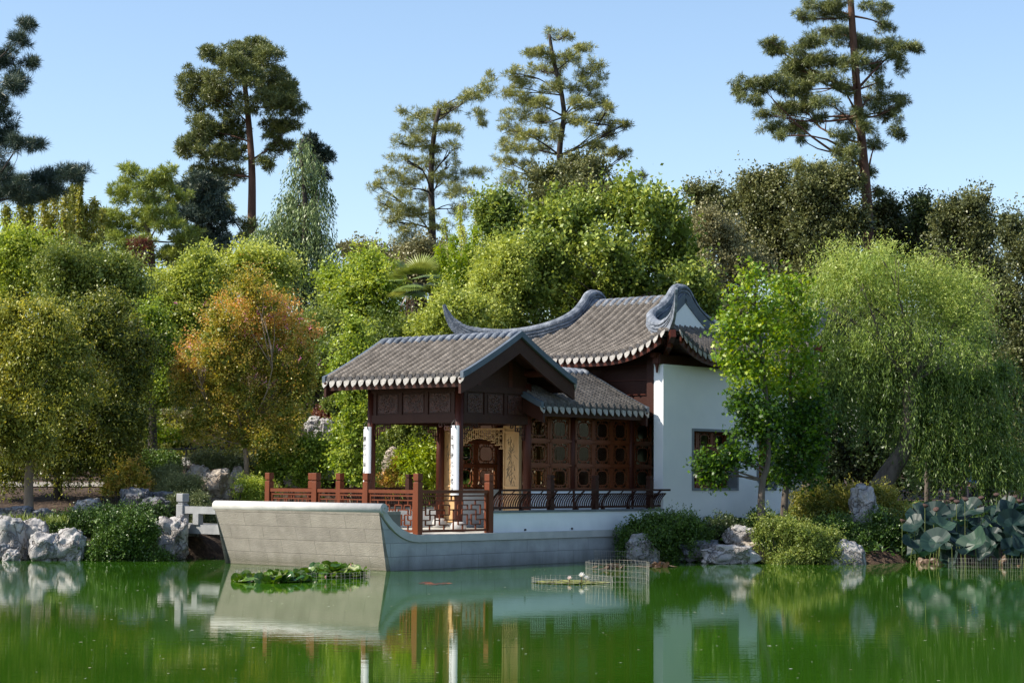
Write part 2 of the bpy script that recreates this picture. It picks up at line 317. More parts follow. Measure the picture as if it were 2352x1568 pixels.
spath = np.abs(GY-51.2) < 1.5
GZ = GZ+np.where((GZ > .25) & ~((GX < -7) & spath), jit, 0)
V = np.stack([GX, GY, GZ], -1).reshape(-1, 3); nx, ny = len(xs), len(ys)
I = np.arange(nx*ny).reshape(ny, nx); F = np.stack([I[:-1, :-1], I[:-1, 1:], I[1:, 1:], I[1:, :-1]], -1).reshape(-1, 4)
link('ground', npmesh('ground', V, F, smooth=True), 'mulch', kind='structure')
V = np.array([(-90, 3, 0), (90, 3, 0), (90, 60, 0), (-90, 60, 0)]); link('water', npmesh('water', V, [(0, 1, 2, 3)]), 'water', kind='structure')
mb = MB(); pp = [(-60, 50.2), (-30, 50.3), (-15, 50.4), (-11, 50.6), (-9.2, 51.0), (-8.0, 52.0)]
vs = []
for x, y in pp: vs += [(x, y, gz(x, y)+.03), (x, y+1.1, gz(x, y+1.1)+.05)]
mb.add(vs, [(2*i, 2*i+2, 2*i+3, 2*i+1) for i in range(len(pp)-1)]); link('path', mb.mesh('path'), 'concrete', kind='structure')
# ------------------------------------------------------------------ the boat-shaped pavilion
O = np.array([-2.36462094, 39.03027599, 0.]); PHI = R(49.9)
def W3(a, b, z):
    return np.array([O[0]+a*math.cos(PHI)-b*math.sin(PHI), O[1]+a*math.sin(PHI)+b*math.cos(PHI), z])
HALL = empty('boat_pavilion', O, PHI, label='Chinese garden hall shaped like a stone boat, with dark tiled roofs and white walls', cat='pavilion')
BW = 4.62     # hull width at the water line
# bow wall, leaning outward
mb = MB(); n = 12; vs = []
for i in range(n+1):
    t = i/n; z = -.5+1.66*t; k = max(z, 0)/1.16
    vs += [(-.32*k, 0.0, z), (-.32*k, BW+.17*k, z)]
mb.add(vs, [(2*i, 2*i+1, 2*i+3, 2*i+2) for i in range(n)])
n0 = len(mb.v); mb.add([(.3, 0, -.5), (.3, BW, -.5), (.3, BW+.17, 1.16), (.3, 0, 1.16)], [(0, 1, 2, 3)])
mb.add([vs[-2], vs[-1], (.3, BW+.17, 1.16), (.3, 0, 1.16)], [(0, 1, 2, 3)])
mb.add([vs[0], vs[-2], (.3, 0, 1.16), (.3, 0, -.5)], [(0, 1, 2, 3)]); mb.add([vs[1], vs[-1], (.3, BW+.17, 1.16), (.3, BW, -.5)], [(0, 1, 2, 3)])
hull = mb.build('bow_wall', 'hull_bow', HALL)
# side walls with the sweeping curve down from the cap roll
curve = [(-.30, 1.12), (-.20, 1.02), (-.06, .88), (.10, .78), (.28, .69), (.46, .63), (.62, .60), (.75, .59)]
def sidewall(b0, b1, nm):
    mb = MB()
    prof = [(.012, -.5), (9.6, -.5), (9.6, .55), (.75, .55)]+[(a, z-.04) for a, z in curve[::-1]][1:-1]+[(-.275, 1.06), (.012, 0)]
    return mb.prism([(a, z) for a, z in prof], 1, b0, b1).build(nm, 'hull_side', HALL)
def sw(poly_b0, b1): pass
s1 = sidewall(-.012, .20, 'side_wall'); s2 = sidewall(BW-.2, BW+.012, 'side_wall')
# the side-wall copings follow the curve
for b0, b1 in ((-.05, .26), (BW-.26, BW+.05)):
    mb = MB(); up_ = [(-.20, 1.22), (-.10, 1.10), (.03, .98), (.18, .88), (.34, .80), (.52, .735), (.70, .70), (.86, .69), (9.6, .69)]
    lo_ = [(9.6, .545), (.80, .545), (.62, .56), (.44, .60), (.26, .67), (.10, .76), (-.05, .88), (-.18, 1.0), (-.28, 1.14)]
    m_ = len(up_); vs = []
    for b in (b0, b1): vs += [(a, b, z) for a, z in up_]+[(a, b, z) for a, z in lo_]
    N = 2*m_; fs = []
    for i in range(m_-1):
        fs += [(i, i+1, N-2-i, N-1-i), (N+i, 2*N-1-i, 2*N-2-i, N+i+1)]
        fs += [(i, N+i, N+i+1, i+1), (N-1-i, N-2-i, 2*N-2-i, 2*N-1-i)]
    fs += [(0, N-1, 2*N-1, N), (m_-1, N+m_-1, N+m_, m_)]
    mb.add(vs, fs).build('coping', 'granite', HALL)
# cap roll with carved spiral ends
mb = MB(); mb.tube([(-.24, -.06, 1.215), (-.24, BW+.22, 1.215)], .105, 20)
cap = mb.build('cap_roll', 'granite', HALL, smooth=False)
for p in cap.data.polygons: p.use_smooth = len(p.vertices) == 4
mb = MB(); pts = [(-.24+.012+r_*math.cos(t), -.075, 1.215+r_*math.sin(t)) for t, r_ in [(k*.35, .012+.0044*k*.98) for k in range(20)]]
mb.tube(pts, .0085, 6); mb.build('spiral_scroll', 'granite', cap, smooth=True)
MB().box(.15, 9.6, .2, BW-.2, .5, .685).build('deck', 'deck', HALL)
MB().prism([(0.02, -.3), (.04, -.3), (.04, -.02), (.02, -.02)], 1, 0, .1)
# low white walls carrying the leaning rails
for b0, b1, lab in ((.10, .30, None), (BW-.30, BW-.12, None)):
    lw = MB().box(3.2, 9.3, b0, b1, .687, 1.10).build('low_wall', 'lowplaster', HALL)
    mb = MB()
    for k in range(20): mb.box(3.17+k*.306, 3.17+k*.306+.30, b0-.03, b1+.03, 1.10, 1.145)
    mb.build('wall_cap', 'capstone', lw)
for a in (4.25, 5.85, 7.45): MB().tube([(a, .07, .735), (a, .12, .735)], .022, 10).build('drain_spout', 'iron', HALL)
# inner low walls under the lattice windows
for b0, b1 in ((1.14, 1.26), (3.34, 3.46)):
    MB().box(5.65, 9.5, b0, b1, .687, 1.56).build('inner_wall', 'lowplaster', HALL)
# columns with stone drums
def column(a, b, z1, r=.092, m='wood'):
    c = MB().tube([(a, b, .90), (a, b, z1)], r, 20); c = c.build('column', m, HALL)
    for p in c.data.polygons: p.use_smooth = len(p.vertices) == 4
    d = MB().tube([(a, b, .687), (a, b, .72), (a, b, .80), (a, b, .88), (a, b, .902)], [.13, .155, .175, .14, .11], 20).build('column_drum', 'granite', c, smooth=True)
    return c
for a, b in ((3.14, 1.0), (3.14, 3.58), (5.40, 1.0), (5.40, 3.58)): column(a, b, 3.9)
for b in (1.2, 3.4):
    column(7.24, b, 3.6, .075); column(9.48, b, 3.6, .075)
# lintels, friezes with carved panels
def wallbox(p0, p1, z0, z1, th, m, name, parent=HALL):
    """upright board between plan points p0 and p1"""
    (a0, b0), (a1, b1) = p0, p1; L = math.hypot(a1-a0, b1-b0); nx_, ny_ = -(b1-b0)/L*th/2, (a1-a0)/L*th/2
    vs = [(a0-nx_, b0-ny_, z0), (a1-nx_, b1-ny_, z0), (a1+nx_, b1+ny_, z0), (a0+nx_, b0+ny_, z0)]; vs += [(x, y, z1) for x, y, _ in vs]
    return MB().add(vs, [(0, 3, 2, 1), (4, 5, 6, 7), (0, 1, 5, 4), (1, 2, 6, 5), (2, 3, 7, 6), (3, 0, 4, 7)])
sides = [((3.14, 1.0), (3.14, 3.58)), ((3.14, 1.0), (5.40, 1.0)), ((5.40, 1.0), (5.40, 3.58)), ((3.14, 3.58), (5.40, 3.58))]
for p0, p1 in sides:
    a0, b0 = p0; a1, b1 = p1
    lt = wallbox(p0, p1, 3.0, 3.18, .13, 'wood', '').build('lintel', 'darkwood', HALL)
    wallbox(p0, p1, 3.66, 3.80, .15, 'wood', '').build('top_beam', 'darkwood', HALL)
    wallbox(p0, p1, 3.17, 3.67, .05, 'wood', '').build('frieze_board', 'darkwood', HALL)
    L = math.hypot(a1-a0, b1-b0); da, db = (a1-a0)/L, (b1-b0)/L
    for k in range(4):
        t = .14+(L-.28)*k/3
        wallbox((a0+da*(t-.045), b0+db*(t-.045)), (a0+da*(t+.045), b0+db*(t+.045)), 3.18, 3.66, .10, 'wood', '').build('frieze_stile', 'darkwood', HALL)
    for k in range(3):
        t0 = .14+(L-.28)*k/3+.09; t1 = .14+(L-.28)*(k+1)/3-.09
        pn = MB()
        q0 = (a0+da*t0, b0+db*t0); q1 = (a0+da*t1, b0+db*t1)
        pn = wallbox(q0, q1, 3.22, 3.62, .075, '', '')
        tm = (t0+t1)/2
        # raised carved medallion: ring and leafy knots
        for j in range(26):
            th = j*2.4; rr = .035+.15*math.sqrt(j/26)
            tt = tm+rr*math.cos(th); zz = 3.42+rr*math.sin(th)
            for s_ in (-1, 1):
                off = s_*.04; cx = a0+da*tt-db*off; cy = b0+db*tt+da*off
                tl = th*1.7
                pn.bar((cx-da*.022*math.cos(tl), cy-db*.022*math.cos(tl), zz-.022*math.sin(tl)), (cx+da*.022*math.cos(tl), cy+db*.022*math.cos(tl), zz+.022*math.sin(tl)), .016, .012)
        pn.build('carved_panel', 'carve', HALL)
# openwork corner brackets below the lintels
def corner_lattice(p, d, parent):
    mb = MB(); (a, b), (da, db) = p, d
    segs = [((.0, .0), (.46, .0)), ((.0, -.0), (.0, -.32)), ((.07, -.07), (.30, -.07)), ((.07, -.07), (.07, -.22)), ((.30, 0), (.30, -.14)), ((.14, -.14), (.30, -.14)),
            ((.14, -.07), (.14, -.22)), ((0, -.22), (.14, -.22)), ((.38, 0), (.38, -.07)), ((.38, -.07), (.46, -.07)), ((.46, 0), (.46, -.07)), ((.0, -.32), (.07, -.32)), ((.07, -.22), (.07, -.32)), ((.22, -.07), (.22, -.14))]
    for (s0, z0), (s1, z1) in segs:
        mb.bar((a+da*s0, b+db*s0, 2.985+z0), (a+da*s1, b+db*s1, 2.985+z1), .022, .022)
    return mb.build('corner_bracket', 'darkwood', parent)
for p0, p1 in sides[:2]+sides[3:]:
    a0, b0 = p0; a1, b1 = p1; L = math.hypot(a1-a0, b1-b0); da, db = (a1-a0)/L, (b1-b0)/L
    corner_lattice((a0+da*.11, b0+db*.11), (da, db), HALL); corner_lattice((a1-da*.11, b1-db*.11), (-da, -db), HALL)
# golden screen with openwork valance across the back of the front pavilion
def gold_panel(b0, b1, left):
    g_ = MB().box(5.50, 5.545, b0, b1, .80, 2.985)
    g_.box(5.475, 5.57, b0-.0, b0+.035, .79, 2.99).box(5.475, 5.57, b1-.035, b1, .79, 2.99)
    for z in (.82, 1.30, 1.62, 2.84, 2.95): g_.box(5.478, 5.565, b0+.035, b1-.035, z, z+.035)
    s = g_.build('screen_panel', 'gold', HALL); bevel(s, .005)
    mb = MB(); rng = random.Random(3 if left else 5)
    for k in range(46):           # painted bamboo spray
        z = 1.75+rng.random()*.95; c = (b0+b1)/2+rng.uniform(-.10, .10); an = rng.uniform(-2.4, -.5); l_ = rng.uniform(.05, .14)
        mb.bar((5.4965, c, z), (5.4965, c+l_*math.cos(an), z+l_*math.sin(an)), .002, .013)
    mb.bar((5.4968, (b0+b1)/2, 1.72), (5.4968, (b0+b1)/2+.03, 2.75), .002, .012)
    mb.build('bamboo_painting', 'goldart', s)
gold_panel(1.30, 1.76, False); gold_panel(3.12, 3.54, True)
mb = MB(); rng = random.Random(1)
mb.box(5.50, 5.54, 1.76, 3.12, 2.90, 2.94)
bb = np.linspace(1.80, 3.08, 12)
for i, b in enumerate(bb):
    dz = [.44, .36, .30, .25, .22, .20][min(i, 11-i)]
    mb.bar((5.52, b, 2.92), (5.52, b, 2.92-dz), .02, .02)
    if i < 11:
        for q, f_ in enumerate((.28, .52, .80, 1.0)):
            if (i+q) % 2 == 0 or q == 3: mb.bar((5.52, b, 2.92-dz*f_), (5.52, bb[i+1], 2.92-dz*f_), .02, .02)
            mb.bar((5.52, b+.06, 2.92-dz*f_), (5.52, b+.06, 2.92-dz*f_+.06), .016, .016)
mb.build('openwork_valance', 'gold', HALL)
# octagon lattice windows
def lattice_mesh(wd, hts, dep=.05):
    mb = MB(); z = 0
    for h_ in hts:
        mb.box(0, wd, -dep/2, dep/2, z, z+.05).box(0, wd, -dep/2, dep/2, z+h_-.045, z+h_)
        mb.box(-.0, wd, -dep/2-.035, dep/2+.035, z+h_-.012, z+h_+.028)      # little moulded hood between rows
        mb.box(0, .06, -dep/2, dep/2, z, z+h_).box(wd-.06, wd, -dep/2, dep/2, z, z+h_)
        x0, x1, z0, z1 = .06, wd-.06, z+.05, z+h_-.045; cx, cz = (x0+x1)/2, (z0+z1)/2
        for f_, t in ((1.0, .018), (.72, .020)):
            hx, hz = (x1-x0)/2*f_, (z1-z0)/2*f_; c = .36*min(hx, hz)*(1.2 if f_ < 1 else .9)
            pts = [(-hx+c, -hz), (hx-c, -hz), (hx, -hz+c), (hx, hz-c), (hx-c, hz), (-hx+c, hz), (-hx, hz-c), (-hx, -hz+c)]
            for i in range(8):
                p, q = pts[i], pts[(i+1) % 8]; mb.bar((cx+p[0], 0, cz+p[1]), (cx+q[0], 0, cz+q[1]), .03, t)
        for i in range(4):
            sx, sz = (1, 1) if i == 0 else (1, -1) if i == 1 else (-1, 1) if i == 2 else (-1, -1)
            hx, hz = (x1-x0)/2, (z1-z0)/2
            mb.bar((cx+sx*hx*.72*.3, 0, cz+sz*hz*.72), (cx+sx*hx*.3, 0, cz+sz*hz), .03, .016)
            mb.bar((cx+sx*hx*.72, 0, cz+sz*hz*.3), (cx+sx*hx, 0, cz+sz*hz*.3), .03, .016)
            mb.bar((cx+sx*hx*.72, 0, cz+sz*hz*.42), (cx+sx*hx*.92, 0, cz+sz*hz*.9), .03, .016)
        mb.bar((cx, 0, cz+(z1-z0)/2*.72), (cx, 0, cz+(z1-z0)/2), .03, .03); mb.bar((cx, 0, cz-(z1-z0)/2*.72), (cx, 0, cz-(z1-z0)/2), .03, .03)
        z += h_
    return mb.mesh('lattice')
def lattice(a, b, z, wd, hts, parent=HALL):
    o = link('lattice_window', lattice_mesh(wd, hts), 'lattice', parent); o.location = (a, b, z)
    H = sum(hts); me = MB().box(.06, wd-.06, -.004, .004, .05, H-.045).mesh('pane'); link('window_pane', me, 'glass', o)
    return o
for b in (1.2, 3.4):
    for a0, wd in ((5.66, .74), (6.42, .74), (7.34, .68), (8.03, .68), (8.72, .68)): lattice(a0, b, 1.56, wd, (.55, .55, .55))
    MB().box(5.5, 9.5, b-.05, b+.05, 3.21, 3.55).build('beam', 'darkwood', HALL)
lattice(9.58, 1.2, 1.56, .72, (.55, .55, .55))
MB().box(9.55, 10.4, 1.14, 1.26, .687, 1.56).build('inner_wall', 'lowplaster', HALL)
# wall lamp box below the corridor eave
lm = MB().box(7.95, 8.25, 1.06, 1.13, 3.20, 3.34).box(7.93, 8.27, 1.04, 1.14, 3.34, 3.36).build('lamp_bracket', 'brass', HALL)
# ---- roofs
TW = .2225
def tile_strip(fn, width, steps, ns=10):
    """one row of tiles: fn(s in -.5...5, v) -> point on roof plane; returns verts, quads"""
    S = np.linspace(-.5, .5, ns+1)
    def hh(s):
        s = abs(s)
        return .095*math.sqrt(max(0, 1-(s/.30)**2)) if s < .30 else -.030*math.sin((s-.30)/.20*math.pi/2)
    vs = []; rows = 0
    for k in range(steps):
        for q in (0, 1):
            v = (k+(.02 if q == 0 else 1.0))/steps
            lift = .020 if q == 0 else .0
            for s in S: 
                p = fn(s, v); vs.append((p[0], p[1], p[2]+hh(s)+lift*(1.25 if abs(s) < .31 else 1)))
            rows += 1
    n = ns+1; fs = [(r*n+i, r*n+i+1, (r+1)*n+i+1, (r+1)*n+i) for r in range(rows-1) for i in range(ns)]
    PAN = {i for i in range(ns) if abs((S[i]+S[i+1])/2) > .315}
    # close the butt end at the eave
    b0 = len(vs)
    for s in S: p = fn(s, .0); vs.append((p[0], p[1], p[2]-.03))
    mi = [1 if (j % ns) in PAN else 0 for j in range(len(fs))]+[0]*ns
    fs += [(b0+i, b0+i+1, i+1, i) for i in range(ns)]
    return vs, fs, mi
def drip(mb, c, along, out, big=1.0):
    """tongue-shaped drip tile hanging at point c"""
    c = Vector(c); al = Vector(along).normalized(); o = Vector(out).normalized(); dn = Vector((0, 0, -1))*.97+o*.2
    prof = [(-.082, -.0), (-.082, .045), (-.064, .095), (-.030, .132), (0, .158), (.030, .132), (.064, .095), (.082, .045), (.082, -.0)]
    f = [c+al*x*big+dn*y*big-o*.0+o*(.010 if abs(x) < .05 else 0) for x, y in prof]; b_ = [p-o*.016 for p in f]; n = len(f)
    mb.add(f+b_, [tuple(range(n)), tuple(range(n, 2*n))[::-1]]+[(i, (i+1) % n, n+(i+1) % n, n+i) for i in range(n)])
def endcap(mb, c, out):
    c = Vector(c); o = Vector(out).normalized(); mb.tube([c-o*.02, c+o*.012], .058, 12)
def gable_roof(nm, axis, c_ridge, half, t0, t1, zE, zR, sag, parts, barge=True, drips=(1, 1), clip=None):
    """tiled gable roof. axis 'b': ridge runs along b at a=c_ridge; axis 'a': ridge runs along a at b=c_ridge"""
    nrow = int(round((t1-t0)/TW)); wd = (t1-t0)/nrow
    def prof(d):                       # d = distance from eave 0..half
        t = d/half; return zE+(zR-zE)*((1-sag)*t+sag*t*t)
    def P(t, c, z): return (c, t, z) if axis == 'b' else (t, c, z)
    V = []; Fq = []; MI = []
    for sgn in (-1, 1):
        for r in range(nrow):
            tc_ = t0+(r+.5)*wd
            def fn(s, v, tc_=tc_, sgn=sgn):
                d = v*half; z = prof(d)
                if d > half-.16: z -= ((d-(half-.16))**2)*1.2
                return P(tc_+s*wd, c_ridge+sgn*(half-d), z)
            a_, f_, m_i = tile_strip(fn, wd, max(6, int(half*1.13/.085)))
            n0 = len(V); MI += m_i; V += a_; Fq += [tuple(i+n0 for i in f) for f in f_]
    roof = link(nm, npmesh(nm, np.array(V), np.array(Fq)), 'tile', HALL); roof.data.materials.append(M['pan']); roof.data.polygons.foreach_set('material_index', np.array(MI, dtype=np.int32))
    # soffit slab
    mb = MB(); N = 8
    for sgn in (-1, 1):
        top = [P(t, c_ridge+sgn*(half-half*i/N-.03), prof(half*i/N)-.045) for i in range(N+1) for t in (t0+.03, t1-.03)]
        bot = [(x, y, z-.06) for x, y, z in top]; n = len(top)
        fs = [(2*i, 2*i+1, 2*i+3, 2*i+2) for i in range(N)]+[(n+2*i, n+2*i+2, n+2*i+3, n+2*i+1) for i in range(N)]
        fs += [(0, 1, n+1, n)]+[(2*i, 2*i+2, n+2*i+2, n+2*i) for i in range(N)]+[(2*i+1, n+2*i+1, n+2*i+3, 2*i+3) for i in range(N)]
        mb.add(top+bot, fs)
    mb.build('soffit', 'darkwood', roof)
    # rolled ridge course over the joint
    mb = MB()
    for r in range(nrow):
        tc_ = t0+(r+.5)*wd; arc = [(-.24, -.115), (-.16, -.05), (-.08, -.012), (0, 0), (.08, -.012), (.16, -.05), (.24, -.115)]
        mb.tube([P(tc_, c_ridge+x, zR+z+.012) for x, z in arc], wd*.36, 10)
    mb.build('ridge_tiles', 'ridge', roof, smooth=True)
    for sgn, on in zip((-1, 1), drips):
        mb = MB(); me_ = MB(); out = P(0, sgn, 0); al = P(1, 0, 0)
        for r in range(nrow+1):
            drip(mb, P(t0+r*wd, c_ridge+sgn*(half+.012), zE-.025), al, out)
        me_.bar(P(t0+.03, c_ridge+sgn*(half-.02), zE-.005), P(t1-.03, c_ridge+sgn*(half-.02), zE-.005), .03, .03)
        for r in range(nrow): endcap(me_, P(t0+(r+.5)*wd, c_ridge+sgn*(half+.01), zE+.012), out)
        mb.build('eave_tiles', 'drip', roof); me_.build('tile_ends', 'tileend', roof)
    mb = MB()
    for sgn in (-1, 1):
        q = [P(t, c_ridge+sgn*(half-o_), z) for o_, z in ((.05, zE-.06), (.09, zE-.06), (.09, zE-.235), (.05, zE-.235)) for t in (t0+.02, t1-.02)]
        mb.add(q, [(0, 1, 7, 6), (2, 4, 5, 3), (0, 2, 3, 1), (4, 6, 7, 5), (0, 6, 4, 2), (1, 3, 5, 7)])
    mb.build('fascia', 'darkwood', roof)
    # verge bands and bargeboards at both ends
    for te, sg in ((t0, -1), (t1, 1)):
        vb = MB(); bb_ = MB()
        for sgn in (-1, 1):
            K = 14
            for (mbx, zo0, zo1, w0, w1) in ((vb, -.055, .075, -.015, .075), (bb_, -.40, -.06, -.055, .012)):
                pts = []
                for i in range(K+1):
                    d = -.03+(half+.03)*i/K; z = prof(max(d, 0)); lowz = zo0
                    if mbx is bb_ and d < .35: lowz = zo0+.02
                    for zz in (z+lowz, z+zo1):
                        for ww in (w0, w1): pts.append(P(te+sg*ww, c_ridge+sgn*(half-d), zz))
                fs = []
                for i in range(K):
                    a_ = 4*i; c_ = a_+4
                    fs += [(a_, a_+1, c_+1, c_), (a_+2, c_+2, c_+3, a_+3), (a_, c_, c_+2, a_+2), (a_+1, a_+3, c_+3, c_+1)]
                fs += [(0, 2, 3, 1), (4*K, 4*K+1, 4*K+3, 4*K+2)]
                if mbx is vb or barge: mbx.add(pts, fs)
        vb.build('verge_band', 'verge', roof)
        if barge: bb_.build('bargeboard', 'wood' if False else 'darkwood', roof)
    return roof, prof
fr, fprof = gable_roof('front_roof', 'b', 4.27, 1.87, .29, 4.29, 3.95, 4.90, .12, None)
# gable infill and purlins of the front roof
for bq in (1.0, 3.58):
    MB().prism([(3.14, 3.80), (5.40, 3.80), (5.3, 4.22), (4.27, 4.74), (3.24, 4.22)], 1, bq-.02, bq+.02).build('gable_board', 'darkwood', HALL)
for a, z in ((4.27, 4.68), (3.2, 4.12), (5.34, 4.12)):
    MB().tube([(a, .36, z), (a, 4.22, z)], .085, 12).build('purlin', 'wood', HALL, smooth=False)
for a in (3.75, 4.79): MB().box(a-.06, a+.06, .97, 1.03+.05, 3.8, 4.4).build('short_post', 'wood', HALL)
cr_, cprof = gable_roof('corridor_roof', 'a', 2.29, 1.86, 5.22, 9.06, 3.42, 4.36, .10, None)
MB().box(5.6, 9.45, 1.3, 3.3, 3.5, 3.55).build('ceiling', 'darkwood', HALL)
# ---- main hall roof: hip-and-gable with upturned corners
CA, CB, HA, HB, ZE = 12.0, 2.90, 3.15, 3.35, 4.72
GI = 2.0                                    # inset of the gable from the eave
def rz(d): return .30*d+.0715*d*d
def lift(u, d):                              # u distance along the eave from the corner, d up-slope distance
    t = max(0., 1-u/2.3); k = max(0., 1-d/2.6); return .66*t**2.3*k**1.3
def flare(u): t = max(0., 1-u/2.0); return .16*t*t
V = []; Fq = []; MI = []; DR = []; fas = MB(); sof = MB()
def hall_slope(side):
    """side: 0 front (-a), 1 back (+a), 2 near (-b), 3 far (+b)"""
    if side < 2: T0, T1, full, sg = CB-HB-.05, CB+HB+.05, HA, (-1, 1)[side]
    else: T0, T1, full, sg = CA-HA-.05, CA+HA+.05, GI, (-1, 1)[side-2]
    nrow = int(round((T1-T0)/TW)); wd = (T1-T0)/nrow; edge = []; dr = MB(); de = MB(); DR.append((dr, de))
    for r in range(nrow):
        tc_ = T0+(r+.5)*wd; u = min(tc_-T0, T1-tc_)
        top = min(u+.0, GI) if (side >= 2 or u < GI) else full
        if side < 2 and u >= GI: top = full
        if top < .12: continue
        def fn(s, v):
            t = tc_+s*wd; uu = min(max(t-T0, 0), max(T1-t, 0)); d = v*top
            z = ZE+rz(d)+lift(uu, d)
            if side < 2 and d > full-.25: z -= (d-(full-.25))**2*1.0
            off = (HA if side < 2 else HB)+flare(uu)*(1-v)-d
            return ((CA+sg*off, t, z) if side < 2 else (t, CB+sg*off, z))
        a_, f_, m_i = tile_strip(fn, wd, max(2, int(top*1.13/.085)))
        n0 = len(V); MI.extend(m_i); V.extend(a_); Fq.extend([tuple(i+n0 for i in f) for f in f_])
        out = (sg, 0, 0) if side < 2 else (0, sg, 0)
        p0, p1 = Vector(fn(-.5, 0)), Vector(fn(.5, 0)); ov = Vector(out)
        drip(dr, p0+ov*.012+Vector((0, 0, -.025)), p1-p0, out); endcap(de, Vector(fn(0, 0))+ov*.01+Vector((0, 0, .012)), out)
        edge.append((fn(0, 0), out))
        if len(edge) > 1: de.bar(Vector(edge[-2][0])-ov*.02, Vector(edge[-1][0])-ov*.02, .03, .03)
    return edge
edges = [hall_slope(i) for i in range(4)]
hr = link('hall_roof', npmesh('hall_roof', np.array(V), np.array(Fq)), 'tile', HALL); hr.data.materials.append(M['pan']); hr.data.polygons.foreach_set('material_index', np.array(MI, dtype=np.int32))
for dr, de in DR: dr.build('eave_tiles', 'drip', hr); de.build('tile_ends', 'tileend', hr)
for E_ in edges:
    vs = []; n = len(E_)
    for (p, o) in E_:
        p = Vector(p); o = Vector(o)
        for oo, zz in ((-.05, -.05), (-.10, -.05), (-.10, -.24), (-.05, -.24)): vs.append(p+o*oo+Vector((0, 0, zz)))
    fs = [(4*i+k, 4*i+(k+1) % 4, 4*i+4+(k+1) % 4, 4*i+4+k) for i in range(n-1) for k in range(4)]+[(0, 1, 2, 3), (4*n-4, 4*n-1, 4*n-2, 4*n-3)]
    fas.add(vs, fs)
    vs = []
    for (p, o) in E_:
        p = Vector(p); o = Vector(o); vs += [p-o*.06+Vector((0, 0, -.10)), Vector((p.x-o.x*1.1, p.y-o.y*1.1, ZE+.12))]
    sof.add(vs, [(2*i, 2*i+1, 2*i+3, 2*i+2) for i in range(n-1)])
fas.build('fascia', 'wood', hr); sof.build('soffit', 'darkwood', hr)
# rafter under each corner
for sa in (-1, 1):
    for sb in (-1, 1):
        mb = MB(); c0 = Vector((CA+sa*(HA+.10), CB+sb*(HB+.10), ZE+.44)); c1 = Vector((CA+sa*(HA-1.0), CB+sb*(HB-1.0), ZE-.10))
        mb.bar(c0, c1, .13, .18); mb.bar(c0-Vector((sa*.25, sb*.25, .02)), c0-Vector((sa*.3, sb*.3, .30)), .10, .10)
        mb.build('corner_rafter', 'wood', hr)
# rolled ridge between the gables
mb = MB(); bA, bB = CB-HB+GI, CB+HB-GI; nr = int((bB-bA)/TW); zr = ZE+rz(HA)-.06
for r in range(nr):
    t = bA+(r+.5)*(bB-bA)/nr; mb.tube([(CA+x, t, zr+z+.03) for x, z in ((-.30, -.16), (-.2, -.07), (-.1, -.015), (0, 0), (.1, -.015), (.2, -.07), (.30, -.16))], TW*.37, 10)
mb.build('ridge_tiles', 'ridge', hr, smooth=True)
def smooth_path(P, n=8):
    P = [np.array(p, float) for p in P]; P = [2*P[0]-P[1]]+P+[2*P[-1]-P[-2]]; out = []
    for i in range(1, len(P)-2):
        for k in range(n):
            t = k/n; p0, p1, p2, p3 = P[i-1:i+3]
            out.append(.5*((2*p1)+(-p0+p2)*t+(2*p0-5*p1+4*p2-p3)*t*t+(-p0+3*p1-3*p2+p3)*t**3))
    out.append(P[-2]); return out
